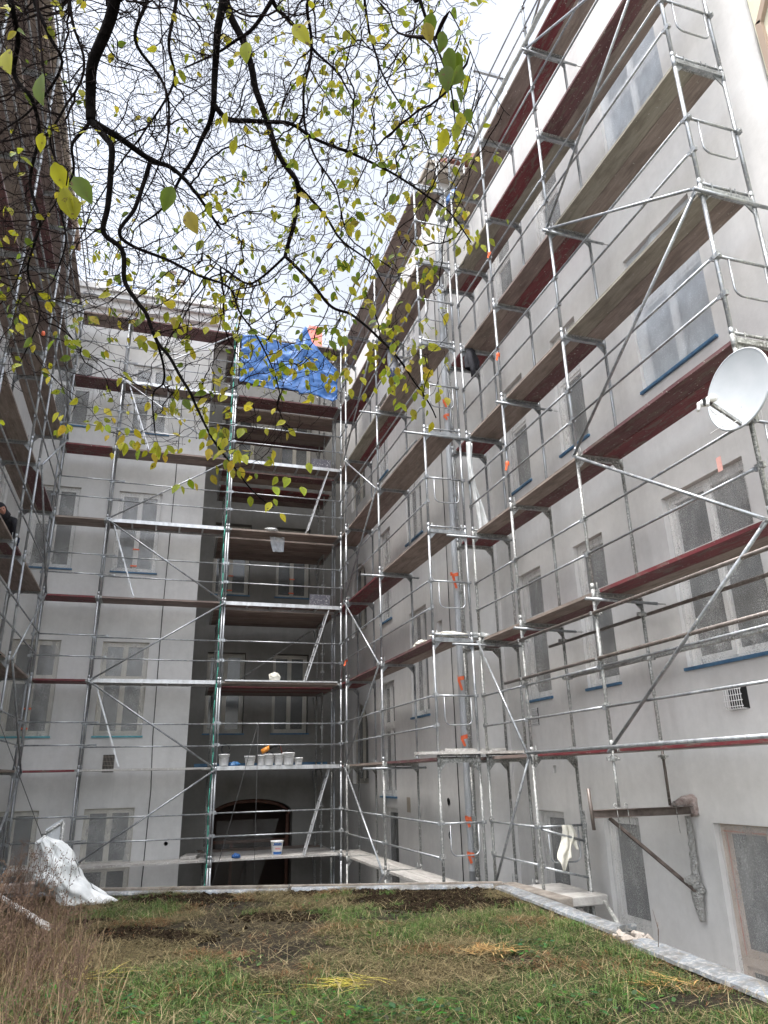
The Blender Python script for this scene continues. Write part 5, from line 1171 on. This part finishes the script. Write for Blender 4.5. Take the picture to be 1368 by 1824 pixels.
for pts, r0, r1 in LIMBS:
    P = [at(*p) for p in pts]
    if pts[0][1] < -10:
        f = P[0]; P = [TOP.lerp(f, .0), TOP.lerp(f, .35)+Vector((0, -.2, .55)), f+Vector((-.10, -.50, .50))]+P
        head = 3
    else: head = 0
    Q = smooth(P, 6); n = len(Q); rr = [r0+(r1-r0)*(max(0, i-head*6)/(n-head*6)) + (.012*(1-i/(head*6)) if head and i < head*6 else 0) for i in range(n)]
    Q = [q+Vector((noise.noise(q*6), noise.noise(q*6+Vector((9, 0, 0))), noise.noise(q*6+Vector((0, 9, 0)))))*.010 for q in Q]
    b = MB(); b.tube(Q, rr, 7); b.build('branch', M_bark, root)
    prev = -1
    for i, q in enumerate(Q):
        if head and i < head*6: continue
        nodes.append(q); par.append(prev); rmin.append(rr[i]); prev = len(nodes)-1
b = MB(); TB = Vector((-2.4, -1.3, -1.6)); b.tube(smooth([TB, TB+Vector((.05, .05, .6)), TB+Vector((.12, .12, 1.8)), TB+Vector((.2, .2, 3.0)), TOP], 5), [.19-.09*i/20 for i in range(21)], 14); b.build('trunk', M_bark, root)
N0 = len(nodes)
def ylow(x): return float(np.interp(x, [-80, 0, 90, 130, 200, 330, 400, 440, 560, 600, 640, 760, 800, 835, 860, 880], [700, 740, 700, 760, 800, 850, 830, 880, 800, 690, 700, 745, 700, 460, 380, 100]))
rs = random.Random(4); att = []
while len(att) < 11500:
    px, py = rs.uniform(-110, 880), rs.uniform(-140, 880); yl = ylow(px)
    if py > yl: continue
    p = min(1, (yl-py)/420+.05)**.95*np.interp(px, [-110, 400, 600, 720, 800, 880], [1, 1, .68, .42, .22, .05])*np.interp(py, [-140, 200, 420, 600, 800], [1, .95, .62, .42, .30])
    if rs.random() > p: continue
    att.append(at(px, py, rs.uniform(2.9, 4.9)))
att = np.array([tuple(a) for a in att])
STEP, INF, KILL = .05, .55, .062
alive = np.ones(len(att), bool); frontier_kids = {}
for it in range(52):
    kd = kdtree.KDTree(len(nodes))
    for i, q in enumerate(nodes): kd.insert(q, i)
    kd.balance(); acc = {}
    for i in np.nonzero(alive)[0]:
        co, idx, d = kd.find(att[i])
        if d < KILL: alive[i] = False; continue
        if d < INF: acc.setdefault(idx, Vector((0, 0, 0))); acc[idx] += (Vector(att[i])-co).normalized()
    if not acc: break
    for idx, v in acc.items():
        k = frontier_kids.get(idx, 0)
        if k > 2: continue
        frontier_kids[idx] = k+1
        if v.length < 1e-3: v = Vector((rs.gauss(0, 1), rs.gauss(0, 1), -1))
        v = v.normalized(); pd = (nodes[idx]-nodes[par[idx]]).normalized() if par[idx] >= 0 else v
        if frontier_kids[idx] == 1 and idx >= N0: v = v*.75+pd*.45+Vector((rs.gauss(0, .27), rs.gauss(0, .27), rs.gauss(-.16, .27)))
        else: v = v+pd*.35+Vector((rs.gauss(0, .2), rs.gauss(0, .2), rs.gauss(-.15, .2)))
        v.normalize()
        nodes.append(nodes[idx]+v*STEP*rs.uniform(.75, 1.2)); par.append(idx); rmin.append(.0009)
kids = [[] for _ in nodes]
for i, p in enumerate(par):
    if p >= 0: kids[p].append(i)
rad = list(rmin)
for i in range(len(nodes)-1, N0-1, -1):
    s = sum(rad[k]**1.95 for k in kids[i])**(1/1.95) if kids[i] else .0014
    rad[i] = min(max(s, .0013), .011)
# chains of twigs as tubes; spurs along them
tw = MB(); leaves = []
starts = [i for i in range(N0, len(nodes)) if par[i] < N0 or len(kids[par[i]]) > 1]
for s in starts:
    ch = [par[s], s]
    while len(kids[ch[-1]]) == 1: ch.append(kids[ch[-1]][0])
    P = [nodes[i] for i in ch]; R_ = [min(rad[ch[1]], rad[ch[0]])]+[rad[i] for i in ch[1:]]
    tw.tube(P, R_, 4 if R_[1] > .0016 else 3, False)
def proj(p): 
    d = p.dot(CW); return (684+F_*p.dot(CR)/d, 912-F_*p.dot(CU)/d) if d > .1 else (-999, -999)
for i in range(N0, len(nodes)):
    q = nodes[i]
    if rad[i] < .004 and rs.random() < .55:                         # short spur with buds
        d = (q-nodes[par[i]]).normalized(); d = (d*.7+Vector((rs.gauss(0, .7), rs.gauss(0, .7), rs.gauss(0, .6)))).normalized(); L_ = rs.uniform(.015, .085)
        p1 = q+d*L_*.5; p2 = p1+(d+Vector((rs.gauss(0, .4), rs.gauss(0, .4), rs.gauss(0, .4)))).normalized()*L_*.5; tw.tube([q, p1, p2], [.0011, .0010, .0008], 3, False)
        if rs.random() < .5: tw.tube([p2, p2+d*.007], [.0024, .0009], 3, False)
        tip = p2
    else: tip = q
    px, py = proj(tip)
    if px < -200 or py > 960: continue
    pr = .035+.26*min(1, max(0, (px-330)/350))+.24*min(1, max(0, (py-330)/300)); pr *= (1 if not kids[i] else .42)
    if rad[i] < .003 and rs.random() < pr: leaves.append(tip)
M_twig = plain('twig_bark', (.006,.004,.004), (.016,.010,.009), 40, 1., .2); M_twig.node_tree.nodes['Principled BSDF'].inputs['Specular IOR Level'].default_value = .1
t_o = tw.build('twigs', M_twig, root); t_o['kind'] = 'stuff'
LC = [(.34,.33,.022), (.24,.27,.018), (.42,.36,.03), (.13,.19,.018), (.30,.24,.03)]
def leafmesh(name, items, parent):
    Vs, Qs, Ts, Cs = [], [], [], []; k = 0
    for p, s, d, nrm, c in items:
        d = d.normalized(); sd_ = d.cross(nrm).normalized(); up = sd_.cross(d).normalized(); ws = (0, .19, .29, .25, .12, 0); hs = (0, .16, .38, .62, .84, 1.0)
        rows_ = []
        base = p+d*s*.18                                     # petiole
        for w_, h_ in zip(ws, hs):
            mid_ = base+d*s*h_-up*s*.16*h_*h_; rows_.append((mid_-sd_*s*w_+up*s*.10*w_/.36, mid_, mid_+sd_*s*w_+up*s*.10*w_/.36))
        st = k; Vs += [tuple(p-sd_*.0007), tuple(p+sd_*.0007), tuple(base)]; Ts.append((k, k+1, k+2)); k += 3
        idx = []
        for r3 in rows_: Vs += [tuple(v) for v in r3]; idx.append((k, k+1, k+2)); k += 3
        for i in range(5): a_, c_ = idx[i], idx[i+1]; Qs += [(a_[0], a_[1], c_[1], c_[0]), (a_[1], a_[2], c_[2], c_[1])]
        for q in range(k-st): f = rs.uniform(.9, 1.1); Cs.append([x*f*(.8 if (q % 3 == 1) else 1) for x in c])
    me = raw_mesh(name, np.array(Vs), np.array(Qs), np.array(Ts), np.array(Cs), M_treeleaf); o = bpy.data.objects.new(name, me); COL.objects.link(o); o.parent = parent; o.location = -wloc(parent); return o
M_treeleaf = tinted('tree_leaf', .5, .5)
tn = M_treeleaf.node_tree; vc = next(n for n in tn.nodes if n.type == 'VERTEX_COLOR'); v_l = coords(M_treeleaf)
sp = noise_fac(M_treeleaf, v_l, 90, 3, .6, .60, .68); mxx = mix(M_treeleaf, sp, vc.outputs['Color'], (.10, .06, .02))
link(M_treeleaf, mxx, tn.nodes['Principled BSDF'].inputs['Base Color']); link(M_treeleaf, mxx, next(n for n in tn.nodes if n.type == 'BSDF_TRANSLUCENT').inputs['Color'])
items = []
for p in leaves:
    for q in range(rs.choice((1, 1, 2, 3))):
        d = Vector((rs.gauss(0, .55), rs.gauss(0, .55), rs.uniform(-1.2, -.1))); nrm = Vector((rs.gauss(0, .8), -1+rs.gauss(0, .5), rs.gauss(.2, .6))); c = rs.choices(LC, (4, 4, 3, 3, 1))[0]; f = rs.uniform(.75, 1.2)
        items.append((p+Vector((rs.gauss(0, .012), rs.gauss(0, .012), rs.gauss(0, .012))), rs.uniform(.028, .062), d, nrm, tuple(x*f for x in c)))
# extra leafy clusters seen in the photo
for cx_, cy_, n_, sp_, d_ in ((720,640,26,38,3.7),(745,700,22,30,3.7),(690,660,14,25,3.7),(830,380,16,28,3.8),(845,425,8,12,3.8),(790,400,10,20,3.8),(420,800,16,22,3.1),(370,770,10,22,3.1),(240,790,14,30,3.25),(110,750,8,18,3.4),(180,740,6,20,3.3),(500,880,10,34,3.1),(290,790,7,14,3.2),(335,860,4,8,3.15),(600,680,10,25,3.8),(530,640,9,40,3.6),(440,650,10,35,3.6)):
    for q in range(n_):
        p = at(cx_+rs.gauss(0, sp_), cy_+rs.gauss(0, sp_*.8), d_+rs.gauss(0, .05)); co, idx, dd = kd.find(p)
        if idx < len(nodes) and dd < .35:
            tw2 = co; items.append((p, rs.uniform(.035, .062), Vector((rs.gauss(0, .45), rs.gauss(0, .4), -1)), Vector((rs.gauss(0, .6), -1, rs.gauss(.2, .4))), tuple(x*rs.uniform(.85, 1.2) for x in rs.choice(LC[:3]))))
# big near leaves
near = [(12,95,1.15,.055,0),(75,135,1.2,.066,3),(92,290,1.25,.055,0),(125,318,1.2,.058,3),(112,335,1.25,.060,0),(128,352,1.25,.045,0),(310,335,1.5,.062,3),(330,382,1.45,.058,4),(517,50,1.5,.062,0),(440,80,1.6,.055,1),(78,242,1.6,.045,0),(405,205,1.9,.045,0),(418,255,1.9,.042,0),
        (770,25,2.1,.075,3),(757,45,2.1,.07,4),(790,60,2.1,.07,3),(797,88,2.1,.085,3),(815,95,2.1,.07,3),(795,120,2.1,.09,3),(826,125,2.1,.08,3),(812,160,2.1,.055,3),(803,185,2.1,.05,3),(820,205,2.1,.06,0),(797,232,2.1,.075,0),(830,200,2.1,.05,3),(815,225,2.1,.06,1)]
sup = MB()
for px, py, d_, s_, ci in near:
    p = at(px, py-12, d_); c = LC[ci]; f = rs.uniform(.8, 1.1)*(.75 if ci == 3 else 1)
    items.append((p, s_*.93, -CU*1.0+CR*rs.gauss(0, .35)+CW*rs.gauss(0, .2), -CW+CR*rs.gauss(0, .5), tuple(x*f for x in c)))
for path in ([(735,-60,2.2),(748,0,2.2)],[(-20,-60,1.2),(0,60,1.15),(14,92,1.15)],[(60,-60,1.2),(68,40,1.2),(76,120,1.2)],[(60,-60,1.2),(78,120,1.22),(92,230,1.24),(100,285,1.25),(120,300,1.22),(118,330,1.25)],[(280,-60,1.5),(292,120,1.5),(300,250,1.5),(306,318,1.5),(328,368,1.46)],[(510,-60,1.5),(515,40,1.5)],[(425,-60,1.7),(438,70,1.6),(410,195,1.85),(415,245,1.9)]):
    P = smooth([at(*p) for p in path], 5); sup.tube(P, [.0012]*len(P), 4)
sup.build('twigs', M_twig, root)['kind'] = 'stuff'
leafmesh('leaves', items, root)['kind'] = 'stuff'
# individually visible twig ends are part of the two twig meshes
print('tree nodes', len(nodes), 'leaves', len(items))
